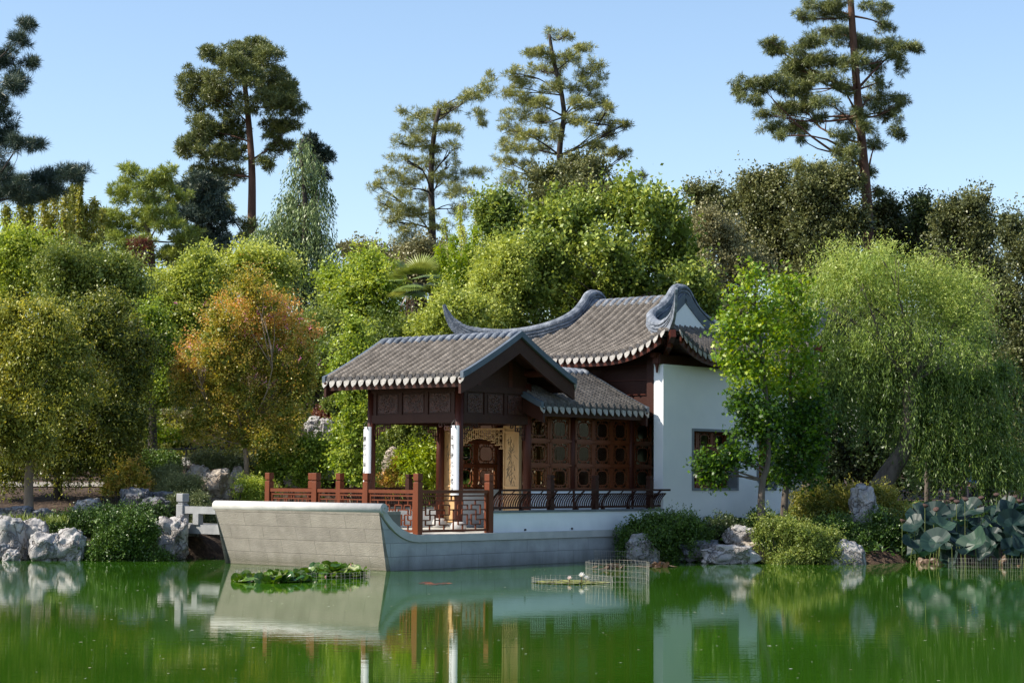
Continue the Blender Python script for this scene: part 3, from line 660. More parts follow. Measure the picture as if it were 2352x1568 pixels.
# swept verge + hip ridges, one per corner, meeting over the gable apex
rp = [(-.10, -.16), (-.10, .05), (-.135, .055), (-.135, .085), (-.085, .09), (-.085, .125), (-.125, .13), (-.125, .155), (-.08, .16), (-.08, .215), (-.12, .22), (-.11, .27), (-.05, .325), (0, .335), (.05, .325), (.11, .27), (.12, .22), (.08, .215), (.08, .16), (.125, .155), (.125, .13), (.085, .125), (.085, .09), (.135, .085), (.135, .055), (.10, .05), (.10, -.16)]
rp_old = [(-.10, -.16), (-.10, .06), (-.15, .08), (-.15, .13), (-.11, .15), (-.11, .22), (-.135, .24), (-.12, .31), (-.06, .36), (0, .375), (.06, .36), (.12, .31), (.135, .24), (.11, .22), (.11, .15), (.15, .13), (.15, .08), (.10, .06), (.10, -.16)]
for sb in (-1, 1):
    gb = CB+sb*(HB-GI)
    for sa in (-1, 1):
        def q(d, b, dz): return (CA+sa*(HA-d), b, ZE+rz(d)+dz)
        pts = [(CA, gb, zr+.02), (CA+sa*.14, gb, zr+.0), q(HA-.32, gb, -.02), q(HA-.65, gb, -.06), q(GI+.02, gb, .0), q(1.75, gb+sb*.14, .02),
               q(1.4, gb+sb*.48, .06), q(.95, gb+sb*.98, .17), q(.55, gb+sb*1.42, .34), q(.25, gb+sb*1.76, .56), q(.05, gb+sb*2.0, .82), q(-.08, gb+sb*2.15, 1.12), q(-.17, gb+sb*2.24, 1.50)]
        sp = smooth_path(pts, 6); n = len(sp); sc_ = []
        for i in range(n):
            t = i/(n-1); k = 1 if t < .66 else (1-(t-.66)/.22*.50 if t < .88 else .50-(t-.88)/.12*.38); kk = math.ceil(k*14)/14 if t > .62 else k
            sc_.append((1 if t < .52 else max(.30, 1-(t-.52)/.30*.65), kk))
        MB().sweep(sp, rp, scale=sc_).build('swept_ridge', 'ridge', hr)
    # white gable with moulded border
    d0 = GI-.02; xs_ = HA-d0
    zb = ZE+rz(d0)
    tri = [(CA-xs_+.10, zb-.05), (CA+xs_-.10, zb-.05), (CA+.06, ZE+rz(HA)-.20), (CA-.06, ZE+rz(HA)-.20)]
    MB().prism(tri, 1, gb+sb*.02, gb+sb*.15).build('gable_wall', 'plaster', hr)
    dark = MB()
    for sa in (-1, 1):
        pl = [(CA+sa*(HA-d), gb+sb*.14, ZE+rz(d)-.02) for d in np.linspace(d0-.1, HA-.1, 8)]+[(CA, gb+sb*.14, zr+.02)]
        dark.sweep(pl, [(-.035, -.13), (-.035, .10), (.035, .10), (.035, -.13)])
    dark.box(CA-xs_-.1, CA+xs_+.1, gb-.08, gb+.08, zb-.06, zb+.06)
    dark.build('gable_border', 'verge', hr)
# ---- hall walls
A0, A1 = 9.30, 14.73
wl = MB(); zt, zb_ = 4.50, .3; wz0, wz1 = 1.555, 3.03; w1a, w1b, w2a, w2b = 10.46, 12.42, 13.25, 14.35; b0, b1 = .12, .39
wl.box(A0, w1a, b0, b1, zb_, zt).box(w1a, w1b, b0, b1, zb_, wz0).box(w1a, w1b, b0, b1, wz1, zt).box(w1b, w2a, b0, b1, zb_, zt).box(w2a, w2b, b0, b1, zb_, wz0).box(w2a, w2b, b0, b1, wz1, zt).box(w2b, A1, b0, b1, zb_, zt)
ch = .26
for (x0, x1, z0, z1) in ((w2a, w2a+ch, wz0, wz0+ch), (w2b, w2b-ch, wz0, wz0+ch), (w2a, w2a+ch, wz1, wz1-ch), (w2b, w2b-ch, wz1, wz1-ch)):
    wl.prism([(x0, z0), (x1, z0), (x0, z1)], 1, b0, b1)
ww = wl.build('white_wall', 'plaster', HALL)
# window 1: rectangular, grey stone frame and recessed timber lattice
def frame(poly, parent, t=.055):
    mb = MB(); n = len(poly); cx = sum(p[0] for p in poly)/n; cz = sum(p[1] for p in poly)/n
    for i in range(n):
        p, q = poly[i], poly[(i+1) % n]
        mb.bar((p[0], .21, p[1]), (q[0], .21, q[1]), .22, t) if abs(p[1]-q[1]) < 1e-6 or True and False else mb.bar((p[0], .21, p[1]), (q[0], .21, q[1]), .22 if abs(p[1]-q[1]) < 1e-6 else .22, t)
    return mb.build('window_frame', 'winframe', parent)
def frame2(poly, parent, t=.06):
    mb = MB(); n = len(poly); cx = sum(p[0] for p in poly)/n; cz = sum(p[1] for p in poly)/n
    inn = []
    for i in range(n):
        a_, p, c_ = Vector(poly[i-1]), Vector(poly[i]), Vector(poly[(i+1) % n]); e1 = (p-a_).normalized(); e2 = (c_-p).normalized()
        n1 = Vector((-e1.y, e1.x)); n2 = Vector((-e2.y, e2.x)); m_ = (n1+n2).normalized(); inn.append(p+m_*(t/max(.3, m_.dot(n1))))
    vs = [(p[0], y, p[1]) for y in (.095, .38) for p in poly]+[(p.x, y, p.y) for y in (.095, .38) for p in inn]
    fs = []
    for i in range(n):
        j = (i+1) % n
        fs += [(i, j, 2*n+j, 2*n+i), (n+i, 3*n+i, 3*n+j, n+j), (2*n+i, 2*n+j, 3*n+j, 3*n+i), (i, n+i, n+j, j)]
    return mb.add(vs, fs).build('window_frame', 'winframe', parent)
frame2([(w1a, wz0), (w1b, wz0), (w1b, wz1), (w1a, wz1)], ww)
frame2([(w2a+ch, wz0), (w2b-ch, wz0), (w2b, wz0+ch), (w2b, wz1-ch), (w2b-ch, wz1), (w2a+ch, wz1), (w2a, wz1-ch), (w2a, wz0+ch)], ww)
for k in range(3): lattice(w1a+.06+k*.615, .45, wz0+.03, .61, (.47, .47, .47), ww)
for k in range(2): lattice(w2a+.0+k*.55, .45, wz0+.03, .55, (.47, .47, .47), ww)
# other walls of the hall
MB().box(14.5, A1, .392, 6.0, .3, 4.5).build('end_wall', 'plaster', HALL)
MB().box(9.63, 14.5, 5.8, 6.0, .3, 4.5).build('back_wall', 'darkwood', HALL)
fwl = MB().box(9.5, 9.62, 1.27, 6.0, .687, 4.75).box(9.5, 9.62, .395, 1.27, 3.3, 4.75).build('front_wall', 'darkwood', HALL)
mb = MB()
for z in (3.46, 3.80, 4.14, 4.48): mb.box(9.47, 9.498, .40, 6.0, z, z+.025)
mb.build('board_joint', 'wood', fwl)
MB().box(9.30, 9.50, .395, .60, 3.3, 4.75).build('corner_board', 'darkwood', HALL)
MB().box(9.2, 14.9, .14, .37, 4.502, 4.72).build('wall_beam', 'darkwood', HALL)
MB().box(9.6, 14.5, .5, 5.8, 4.78, 4.82).build('hall_ceiling', 'darkwood', HALL)
MB().box(9.3, 14.5, .395, 5.8, .5, .66).build('hall_floor', 'deck', HALL)
mb = MB().box(9.18, 9.30, .18, .34, 4.52, 4.66).box(9.05, 9.34, .20, .32, 4.66, 4.76); mb.tube([(9.24, .26, 4.30), (9.24, .26, 4.52)], [.02, .05], 8)
mb.build('eave_bracket', 'wood', HALL)
# ------------------------------------------------------------------ railings
FRET = []    # lattice fret segments in panel units (u 0..1, v 0..1 from the bottom)
def _f(x, y): return ((x-790)/715., (1480-y)/430.)
for x, y0, y1 in [(875, 1050, 1120), (1030, 1050, 1120), (1245, 1050, 1120), (1390, 1050, 1120), (830, 1120, 1270), (935, 1120, 1190), (978, 1120, 1190), (1095, 1120, 1265), (1192, 1120, 1270),
                  (1300, 1120, 1190), (1345, 1120, 1190), (1450, 1120, 1265), (875, 1190, 1265), (1040, 1190, 1265), (1240, 1190, 1265), (1400, 1190, 1265), (935, 1265, 1412), (985, 1265, 1340),
                  (1300, 1265, 1412), (1345, 1265, 1340), (1140, 1190, 1480), (880, 1265, 1340), (1400, 1265, 1340), (830, 1340, 1412), (985, 1340, 1412), (1195, 1340, 1412), (1345, 1340, 1412),
                  (1450, 1340, 1412), (875, 1412, 1480), (1035, 1412, 1480), (1245, 1412, 1480), (1395, 1412, 1480), (1115, 985, 1050), (1157, 985, 1050)]:
    FRET.append((_f(x, y0), _f(x, y1)))
for y, x0, x1 in [(1120, 830, 935), (1120, 978, 1095), (1120, 1192, 1300), (1120, 1345, 1450), (1190, 790, 835), (1190, 875, 1040), (1190, 1095, 1192), (1190, 1240, 1400), (1190, 1450, 1505), (1265, 830, 935),
                  (1265, 978, 1095), (1265, 1192, 1300), (1265, 1345, 1450), (1340, 790, 880), (1340, 935, 985), (1340, 1040, 1195), (1340, 1300, 1345), (1340, 1400, 1505), (1412, 830, 935), (1412, 985, 1090),
                  (1412, 1195, 1300), (1412, 1345, 1450), (1050, 790, 1505)]:
    FRET.append((_f(x0, y), _f(x1, y)))
def rail_panel(p0, p1, parent):
    """fretwork panel between plan points, floor at .69"""
    (a0, b0), (a1, b1) = p0, p1; L = math.hypot(a1-a0, b1-b0); da, db = (a1-a0)/L, (b1-b0)/L; mb = MB()
    fl = .69
    def Q(s, z): return (a0+da*s, b0+db*s, fl+z)
    mb.bar(Q(0, .855), Q(L, .855), .095, .07); mb.bar(Q(0, .77), Q(L, .77), .045, .03); mb.bar(Q(0, .065), Q(L, .065), .06, .05)
    mb.bar(Q(.03, .06), Q(.03, .82), .05, .05); mb.bar(Q(L-.03, .06), Q(L-.03, .82), .05, .05)
    u0, uw, z0, zh = .055, L-.11, .09, .59
    for p, q in FRET: mb.bar(Q(u0+p[0]*uw, z0+p[1]*zh), Q(u0+q[0]*uw, z0+q[1]*zh), .026, .024)
    o = mb.build('fret_panel', 'rail', parent); return o
def rail_post(a, b, parent):
    mb = MB().box(a-.07, a+.07, b-.07, b+.07, .688, 1.735).box(a-.052, a+.052, b-.052, b+.052, 1.735, 1.765).box(a-.07, a+.07, b-.07, b+.07, 1.765, 1.91)
    return bevel(mb.build('post', 'rail', parent), .008)
RAIL = empty('wooden_balustrade', O, PHI, label='red lacquered balustrade with fretwork panels and square posts around the bow deck', cat='railing')
fa = .92; posts_b = (.12, 1.53, 3.02, 4.45)
for b in posts_b: rail_post(fa, b, RAIL)
for q in range(3): rail_panel((fa, posts_b[q]+.07), (fa, posts_b[q+1]-.07), RAIL)
rail_post(3.10, .12, RAIL); rail_panel((fa+.07, .12), (3.03, .12), RAIL)
for a in (2.20, 3.05): rail_post(a, 4.45, RAIL)
rail_panel((fa+.07, 4.45), (2.13, 4.45), RAIL)
def lean_rail(bs, sg, newels, label):
    """curved-back bench rail leaning outward over the water (sg = outward direction along b)"""
    rt_ = empty('leaning_rail', O, PHI, label=label, cat='railing')
    z0, z1 = 1.15, 1.575
    def arc(t): return bs+sg*(-.02+.26*t**1.7-.05*math.sin(t*math.pi)), z0+(z1-z0)*t
    a0_, a1_ = 3.27, 9.30; mb = MB()
    y, z = arc(1); mb.bar((a0_, y, z), (a1_, y, z), .065, .045).build('top_rail', 'darkwood', rt_)
    y, z = arc(.80); m2 = MB().bar((a0_, y, z), (a1_, y, z), .03, .028); y, z = arc(.12); m2.bar((a0_, y, z), (a1_, y, z), .045, .05); m2.build('lower_rail', 'darkwood', rt_)
    ms = MB(); n = 76
    for k in range(n+1):
        a = a0_+(a1_-a0_)*k/n; wide = k % 12 == 0
        pr = [arc(t) for t in np.linspace(.12, .98 if (wide or k % 6 == 0) else .80, 6)]
        for (y0, zz0), (y1, zz1) in zip(pr[:-1], pr[1:]): ms.bar((a, y0, zz0), (a, y1, zz1+.004), .022 if not wide else .055, .020)
        if wide: ms.box(a-.03, a+.03, bs-.04, bs+.04, z0-.004, z0+.06)
    ms.build('slats', 'darkwood', rt_)
    for a in newels:
        bevel(MB().box(a-.065, a+.065, bs-sg*.02-.06, bs-sg*.02+.06, z0-.003, 1.80).box(a-.05, a+.05, bs-sg*.02-.045, bs-sg*.02+.045, 1.80, 1.825).box(a-.065, a+.065, bs-sg*.02-.06, bs-sg*.02+.06, 1.825, 1.90).build('post', 'darkwood', rt_), .006)
    return rt_
lean_rail(.18, -1, (5.24, 6.82, 8.88), 'dark brown slatted bench rail curving out over the white wall on the pond side')
lean_rail(BW-.20, 1, (5.24, 6.82), 'dark brown slatted bench rail on the far side of the deck, seen through the fretwork')
# ------------------------------------------------------------------ calligraphy boards
def board(b, text, z0, z1, label, mark):
    root = empty('calligraphy_board', W3(3.02, b, 0), PHI, label=label, cat='sign board')
    mb = MB(); n = 10; vs = []
    for th_ in (0, .014):
        for i in range(n+1):
            an = (i/n-.5)*1.9; r_ = .142-th_
            for z in (z0, z1): vs.append((.075-r_*math.cos(an), r_*math.sin(an)*1.0, z))
    m_ = 2*(n+1); fs = []
    for i in range(n):
        fs += [(2*i, 2*i+1, 2*i+3, 2*i+2), (m_+2*i, m_+2*i+2, m_+2*i+3, m_+2*i+1), (2*i, 2*i+2, m_+2*i+2, m_+2*i), (2*i+1, m_+2*i+1, m_+2*i+3, 2*i+3)]
    fs += [(0, m_, m_+1, 1), (2*n, 2*n+1, m_+2*n+1, m_+2*n)]
    bd = mb.add(vs, fs).build('board', 'board', root)
    step = .183
    for i, chh in enumerate(text):
        cu = bpy.data.curves.new('ink_character', 'FONT'); cu.body = chh; cu.size = .135; cu.align_x = 'CENTER'; cu.extrude = .0008; cu.offset = .0028
        t = bpy.data.objects.new('ink_character', cu); COL.objects.link(t); bpy.context.view_layer.update()
        dg = bpy.context.evaluated_depsgraph_get(); me = bpy.data.meshes.new_from_object(t.evaluated_get(dg)); bpy.data.objects.remove(t)
        if len(me.vertices) == 0: continue
        co = np.zeros(len(me.vertices)*3, dtype=np.float32); me.vertices.foreach_get('co', co); co = co.reshape(-1, 3)
        # bend round the board: text x runs to -b (towards the viewer's right), text y is up
        xx = co[:, 0]*.72; yy = co[:, 1]; an = -(xx)/.143+.22; rr = .1432+co[:, 2]
        new = np.stack([.075-rr*np.cos(an), rr*np.sin(an), z1-.30-i*step+yy-.02], -1)
        me.vertices.foreach_set('co', new.astype(np.float32).ravel()); me.update()
        link('ink_character', me, 'ink', bd)
    hk = MB()
    for s_ in (-.05, .05): hk.tube([(-.06, s_, z1-.03), (-.066, s_, z1+.03), (-.03, s_*.5, z1+.10), (0, 0, z1+.13)], .005, 6); hk.tube([(-.068, s_, z1-.05), (-.068, s_, z1-.01)], .009, 6)
    hk.build('hook', 'iron', root)
    return root
board(3.58, '聽殘春雨不', 1.20, 2.93, 'curved white calligraphy board hanging on the left column, with five brushed characters showing', 0)
board(1.0, '延到秋光先得月', 1.44, 2.93, 'curved white calligraphy board hanging on the near corner column, with seven brushed characters', 1)
# ------------------------------------------------------------------ stone footbridge at the far side of the bow
BR = empty('stone_footbridge', W3(1.0, 4.9, 0), PHI, label='short grey granite footbridge with a carved post joining the boat to the left bank', cat='bridge')
MB().box(-.15, .75, .0-.1, 3.2, .56, .76).build('slab', 'bridgestone', BR)
for a, zt_ in ((-.12, 1.44),):
    MB().box(a-.05, a+.05, -.1, 2.2, 1.00, 1.16).build('rail', 'bridgestone', BR)
    if a < 0: MB().box(a-.07, a+.07, 1.7, 1.88, .76, 1.0).build('rail_support', 'bridgestone', BR)
    p_ = MB().box(a-.10, a+.10, 2.2, 2.42, .50, zt_-.24).box(a-.075, a+.075, 2.225, 2.395, zt_-.24, zt_-.19).box(a-.10, a+.10, 2.2, 2.42, zt_-.19, zt_).build('post', 'bridgestone', BR); bevel(p_, .02)
MB().box(.0, .7, 2.7, 3.4, -.5, .56).build('abutment', 'rockgrey', BR)
# ------------------------------------------------------------------ foliage generators
def quads(P, D, S, L, Wd, tint, fold=0):
    """one rhombic leaf per row: base P, axis D, side S"""
    n = len(P); L = np.broadcast_to(L, (n,))[:, None]; Wd = np.broadcast_to(Wd, (n,))[:, None]
    V = np.empty((n, 4, 3)); V[:, 0] = P; V[:, 1] = P+D*L*.45+S*Wd*.5; V[:, 2] = P+D*L; V[:, 3] = P+D*L*.45-S*Wd*.5
    return V.reshape(-1, 3), np.repeat(tint, 4)
def unit(v): return v/np.maximum(np.linalg.norm(v, axis=-1, keepdims=True), 1e-9)
class Leaves:
    def __init__(s): s.V = []; s.T = []
    def add(s, V, T): s.V.append(V); s.T.append(T)
    def build(s, name, m, parent=None, **kw):
        V = np.concatenate(s.V); T = np.clip(np.concatenate(s.T), 0, 1); F = np.arange(len(V)).reshape(-1, 4)
        off = np.zeros(3)
        if parent is not None: off = np.array(parent.location)
        return link(name, npmesh(name, V-off, F, T), m, parent, **kw)
def lump(D, seed, f=2.2, amp=.22):
    return np.array([noise.noise(Vector((d[0]*f+seed, d[1]*f, d[2]*f)))*amp+noise.noise(Vector((d[0]*f*2.6, d[1]*f*2.6+seed, d[2]*f*2.6)))*amp*.5 for d in D])
def lobes_world(lobes, Y, dr=.85):
    out = []
    for L in lobes:
        px, py, rx, ry = L[:4]; dy = L[4] if len(L) > 4 else 0; k = L[5] if len(L) > 5 else 1
        c = at(px, py, Y+dy); s = (Y+dy)/FPX; out.append((c, np.array([rx*s, rx*s*dr, ry*s]), k))
    return out
NLEAF = 0
def split_lobes(W_, rng, n=8, core=.64, f=(.26, .58), flat=.78):
    out = []
    for c, r, k in W_:
        out.append((c, r*core, k*.7)); D = unit(rng.normal(size=(n, 3))+np.array([0, -.15, .1]))
        for d in D:
            q = rng.uniform(*f); rr = r*q*np.array([1.1, 1.1, flat]); out.append((c+d*r*rng.uniform(.62, 1.12), np.maximum(rr, .12), k))
    return out
def broad(lv, rng, W_, size, cover=2.3, clump=.38, aspect=.6, style='rand', sprig=1., inner=True, droop=0., tint0=.5, up=0.3, ragged=.3, fine=.80):
    """leaves gathered into sprays (short leafy twigs) through and out of the ellipsoid lobes"""
    global NLEAF
    size = size*fine
    for c, r, k in W_:
        area = 4*math.pi*((r[0]*r[1])**1.6/3+(r[0]*r[2])**1.6/3+(r[1]*r[2])**1.6/3)**(1/1.6)
        nl = int(area/(size*size*aspect*.5)*cover*k*.85); L0 = clump*1.7; per = 26; ns = max(5, nl//per)
        D = unit(rng.normal(size=(ns, 3))); lp = lump(D, rng.random()*50, 1.8, .34)
        rad = (.30+.62*rng.random(ns)**.5)*(1+lp); long_ = rng.random(ns) < .12
        st = c+D*r*rad[:, None]*(1-min(.55, .55*L0/float(np.mean(r)))); ax = unit(D*.75+rng.normal(size=(ns, 3))*.55+np.array([0, 0, .22-droop*.5]))
        L = L0*(.6+.7*rng.random(ns))*(1+.7*ragged/.3*long_*.6)
        t = rng.random((ns, per)); w_ = (.30*(1-t)+.10)*L[:, None]
        P = st[:, None, :]+ax[:, None, :]*(t*L[:, None])[..., None]+rng.normal(size=(ns, per, 3))*w_[..., None]*.75
        P = P-np.array([0, 0, 1.])*(droop*.35*(t*L[:, None])**1.5)[..., None]
        P = P.reshape(-1, 3); n = len(P); A = np.repeat(ax, per, 0)
        d = unit(rng.normal(size=(n, 3))*.85+A*.55+np.array([0, 0, -droop])); s_ = unit(np.cross(d, rng.normal(size=(n, 3))+np.array([0, 0, up])))
        sz = size*(.6+.75*rng.random(n)); ct = tint0+rng.normal(size=ns)*.17+(rad-.72)*.45+D[:, 2]*.05  # tint falls inward, so crown shade is partly painted into the leaves
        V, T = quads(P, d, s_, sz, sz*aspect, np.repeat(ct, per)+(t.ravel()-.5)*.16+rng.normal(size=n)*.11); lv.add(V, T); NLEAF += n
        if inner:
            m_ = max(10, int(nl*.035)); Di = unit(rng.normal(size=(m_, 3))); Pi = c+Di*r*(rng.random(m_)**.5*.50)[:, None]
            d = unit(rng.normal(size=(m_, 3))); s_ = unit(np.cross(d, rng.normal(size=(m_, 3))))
            V, T = quads(Pi, d, s_, size*3.2, size*2.4, np.full(m_, tint0-.25)); lv.add(V, T); NLEAF += m_  # inner fill tinted darker to deepen the painted crown shade
def strands(lv, rng, W_, size, n_per_m2=3.0, length=(.5, 1.4), step=.07, aspect=.22, sway=.25, arch=.35, tint0=.5, wd=1.0):
    """hanging twigs carrying narrow leaves"""
    global NLEAF
    for c, r, k in W_:
        area = 4*math.pi*((r[0]*r[1])**1.6/3+(r[0]*r[2])**1.6/3+(r[1]*r[2])**1.6/3)**(1/1.6)
        ns = int(area*n_per_m2*k); D = unit(rng.normal(size=(ns, 3))+np.array([0, 0, .25])); rad = (.62+.38*rng.random(ns)**.5)*(1+lump(D, rng.random()*40, 2, .2))
        C = c+D*r*rad[:, None]; Ln = length[0]+(length[1]-length[0])*rng.random(ns)
        m_ = int(length[1]/step); t = (np.arange(m_)+.5)*step
        h = unit(D*np.array([1, 1, 0])+rng.normal(size=(ns, 3))*.3*np.array([1, 1, 0]))
        tt = t[None, :]; ar = arch*(.5+rng.random(ns))[:, None]
        outw = ar*(1-np.exp(-tt/.35)); z = ar*.7*(tt/.25)*np.exp(-tt/.25)*.5-tt*.9
        P = C[:, None, :]+h[:, None, :]*outw[..., None]+np.stack([np.zeros_like(z), np.zeros_like(z), z], -1)
        P = P+rng.normal(size=P.shape)*size*.3; ok = tt < Ln[:, None]; P = P[ok]; n = len(P)
        dn = np.repeat(h[:, None, :], m_, 1)[ok]
        d = unit(np.array([0, 0, -1.])*1.0+dn*.35+rng.normal(size=(n, 3))*sway*1.6); s_ = unit(np.cross(d, rng.normal(size=(n, 3))))
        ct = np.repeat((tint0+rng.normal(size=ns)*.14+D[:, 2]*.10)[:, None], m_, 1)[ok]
        sz = size*(.7+.6*rng.random(n)); V, T = quads(P, d, s_, sz, sz*aspect*wd, ct+rng.normal(size=n)*.08); lv.add(V, T); NLEAF += n
def tufts(lv, rng, W_, nd=14, ln=.24, wd=.03, dens=6.0, tint0=.5, vol=True, droop=.0, shell=.35, spread=1.):
    nd = int(nd*1.35); wd = wd*.78; ln = ln*.92
    """needle tufts (starbursts of blades) through flattened lobes"""
    global NLEAF
    for c, r, k in W_:
        area = 4*math.pi*((r[0]*r[1])**1.6/3+(r[0]*r[2])**1.6/3+(r[1]*r[2])**1.6/3)**(1/1.6)
        ntf = max(3, int(area*dens*k)); D = unit(rng.normal(size=(ntf, 3))); rad = (shell+(1-shell)*rng.random(ntf)**.6)*(1+lump(D, rng.random()*40, 2, .25))
        C = c+D*r*rad[:, None]; P = np.repeat(C, nd, 0); n = len(P); od = np.repeat(D, nd, 0)
        d = unit(rng.normal(size=(n, 3))*spread+od*.5+np.array([0, 0, .35-droop])); s_ = unit(np.cross(d, rng.normal(size=(n, 3))))
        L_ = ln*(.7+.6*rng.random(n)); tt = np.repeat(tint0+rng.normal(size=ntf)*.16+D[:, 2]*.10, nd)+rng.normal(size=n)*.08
        V, T = quads(P, d, s_, L_, wd, tt); lv.add(V, T); NLEAF += n
def limb_path(p, q, rng, bend=.12, n=5, sag=0.):
    p = np.array(p, float); q = np.array(q, float); L = np.linalg.norm(q-p); off = rng.normal(size=3)*bend*L; out = []
    for i in range(n+1):
        t = i/n; out.append(p+(q-p)*t+off*math.sin(math.pi*t)*.5+np.array([0, 0, -sag*L*math.sin(math.pi*t)]))
    return out
def trunk_mesh(mb, pts, r0, r1, n=9):
    m_ = len(pts); mb.tube([tuple(p) for p in pts], [r0+(r1-r0)*(i/(m_-1))**.8 for i in range(m_)], n)
def on_path(pts, t):
    t = max(0, min(.999, t))*(len(pts)-1); i = int(t); f = t-i; return np.array(pts[i])*(1-f)+np.array(pts[i+1])*f
def tree(name, label, Y, trunk, r0, r1, lobes, leaf, bark, seed, cat='tree', group=None, fol='broad', dr=.85, extra=None, limbs=1, twigs=3, limb_from=(.35, 1.), sp={}, **kw):
    """trunk: list of (px,py[,dY]) from base up; the crown is a list of lobes (px,py,rx,ry[,dY,k])"""
    rng = np.random.default_rng(seed)
    T_ = [at(q[0], q[1], Y+(q[2] if len(q) > 2 else 0)) for q in trunk]
    base = T_[0].copy(); g_ = gz(base[0], base[1]); 
    if g_ < base[2]-.02: T_ = [np.array([base[0], base[1], g_-.05])]+T_; base = T_[0]
    root = empty(name, base, label=label, cat=cat, group=group)
    rd = np.random.default_rng(seed+900); xs_ = [q[0] for q in lobes]; cx_ = (min(xs_)+max(xs_))/2; hw = max(20, (max(xs_)-min(xs_))/2)
    lobes = [(*q[:4], (q[4] if len(q) > 4 else 0)+rd.uniform(-1, 1)*.75*hw*Y/FPX*math.sqrt(max(.1, 1-((q[0]-cx_)/hw)**2)), *(q[5:6])) for q in lobes]
    W_ = lobes_world(lobes, Y, dr); W0 = W_; mb = MB(); tp = smooth_path(T_, 4) if len(T_) > 2 else T_; b_ = np.array(base)
    trunk_mesh(mb, [p-b_ for p in tp], r0, r1)
    if limbs:
        for c, r, k in W_:
            best = None
            if fol == 'tuft' and rng.random() < .45 and len(W_) > 12: continue
            zt = c[2]-rng.uniform(-.15, .85)*np.linalg.norm((c-T_[-1])[:2])*(1 if fol == 'tuft' else .6)-r[2]*.5
            ts = np.linspace(limb_from[0], 1, 12); cand = [on_path(tp, t) for t in ts]; j = int(np.argmin([abs(q[2]-zt) for q in cand])); st = cand[j]
            rr = (r0+(r1-r0)*ts[j]**.8)*.55
            lp_ = limb_path(st, c, rng, .16, 6); trunk_mesh(mb, [p-b_ for p in lp_], max(rr*.7, .02*Y/60), .010*Y/60, 6)
            for q in range(twigs):
                e = c+unit(rng.normal(size=3)+np.array([0, 0, .3]))*r*.85; s0 = on_path(lp_, .4+.6*rng.random())
                trunk_mesh(mb, [p-b_ for p in limb_path(s0, e, rng, .12, 4)], .02*Y/60, .007*Y/60, 4)
    mb.build('trunk', bark, root, smooth=True)
    lv = Leaves()
    if fol == 'broad':
        W0 = [(c+rng.normal(size=3)*r*.16, r*rng.uniform(.78, 1.12, 3), k) for c, r, k in W0]
    W_ = split_lobes(W0, rng, **sp) if sp is not None else W0
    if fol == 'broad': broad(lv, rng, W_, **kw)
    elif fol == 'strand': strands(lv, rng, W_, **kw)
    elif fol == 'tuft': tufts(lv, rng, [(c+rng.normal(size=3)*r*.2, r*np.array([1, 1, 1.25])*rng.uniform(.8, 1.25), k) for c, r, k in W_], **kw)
    if extra: extra(lv, rng, root)
    lv.build('crown', leaf, root)
    return root
TREES = 'x'
# ---------------- tall conifers on the skyline
def pine_left(lv, rng, root): pass
tree('pine_tree', 'dark blue-green long-needled pine at the left edge with a low branch reaching right', 58,
     [(-95, 1100), (-90, 700), (-75, 300), (-60, -60)], .32, .14,
     [(62, 52, 22, 14), (40, 95, 22, 16), (12, 130, 24, 20), (-20, 150, 30, 26), (70, 145, 18, 12), (45, 185, 24, 16), (15, 205, 30, 20), (-25, 230, 36, 30), (5, 265, 26, 22), (15, 315, 30, 26),
      (-20, 300, 38, 34), (45, 330, 22, 13), (82, 330, 20, 13), (-15, 365, 40, 30), (12, 400, 30, 20), (30, 430, 40, 16), (75, 415, 34, 15), (115, 412, 30, 15), (150, 400, 28, 15), (182, 395, 20, 15), (60, 450, 44, 13), (105, 440, 40, 12), (-25, 440, 40, 26)],
     'pinedark', 'barkdark', 11, fol='tuft', nd=20, ln=.24, wd=.017, dens=27.3, limb_from=(.1, 1), twigs=2)
tree('pine_tree', 'tall dense dark pine with a rounded bushy crown, tallest tree left of the pavilion', 92,
     [(575, 640), (578, 500), (578, 380), (568, 250), (555, 140)], .30, .10,
     [(560, 120, 60, 26), (500, 125, 40, 26), (620, 135, 42, 26), (460, 180, 40, 34), (540, 175, 60, 34), (625, 180, 45, 36), (655, 215, 38, 26), (450, 235, 34, 32), (520, 235, 50, 36), (620, 245, 50, 34), (675, 250, 26, 20),
      (470, 300, 40, 30), (530, 300, 42, 30), (630, 300, 38, 26), (425, 330, 32, 22), (470, 350, 40, 24), (530, 355, 40, 22), (445, 400, 30, 22), (490, 400, 36, 22), (640, 340, 30, 18), (660, 290, 24, 16), (500, 440, 34, 22), (520, 480, 26, 18), (560, 530, 26, 24), (610, 380, 22, 12), (545, 400, 22, 12)],
     'pine', 'barkred', 12, fol='tuft', nd=13, ln=.26, wd=.036, dens=20.8, shell=.45, limb_from=(.3, 1))
tree('pine_tree', 'golden green bushy pine with a bare grey trunk beside the bamboo', 80,
     [(350, 640), (345, 560), (335, 500), (355, 440)], .2, .07,
     [(300, 400, 26, 18), (360, 415, 30, 20), (385, 400, 16, 18), (280, 450, 34, 24), (340, 450, 36, 24), (395, 445, 36, 26), (265, 500, 34, 26), (315, 505, 40, 26), (380, 500, 40, 28), (270, 550, 40, 26), (420, 560, 34, 24), (330, 560, 40, 20), (290, 590, 40, 22), (390, 590, 44, 20), (440, 540, 20, 18)],
     'pinegold', 'bark', 13, fol='tuft', nd=14, ln=.24, wd=.032, dens=24.0)
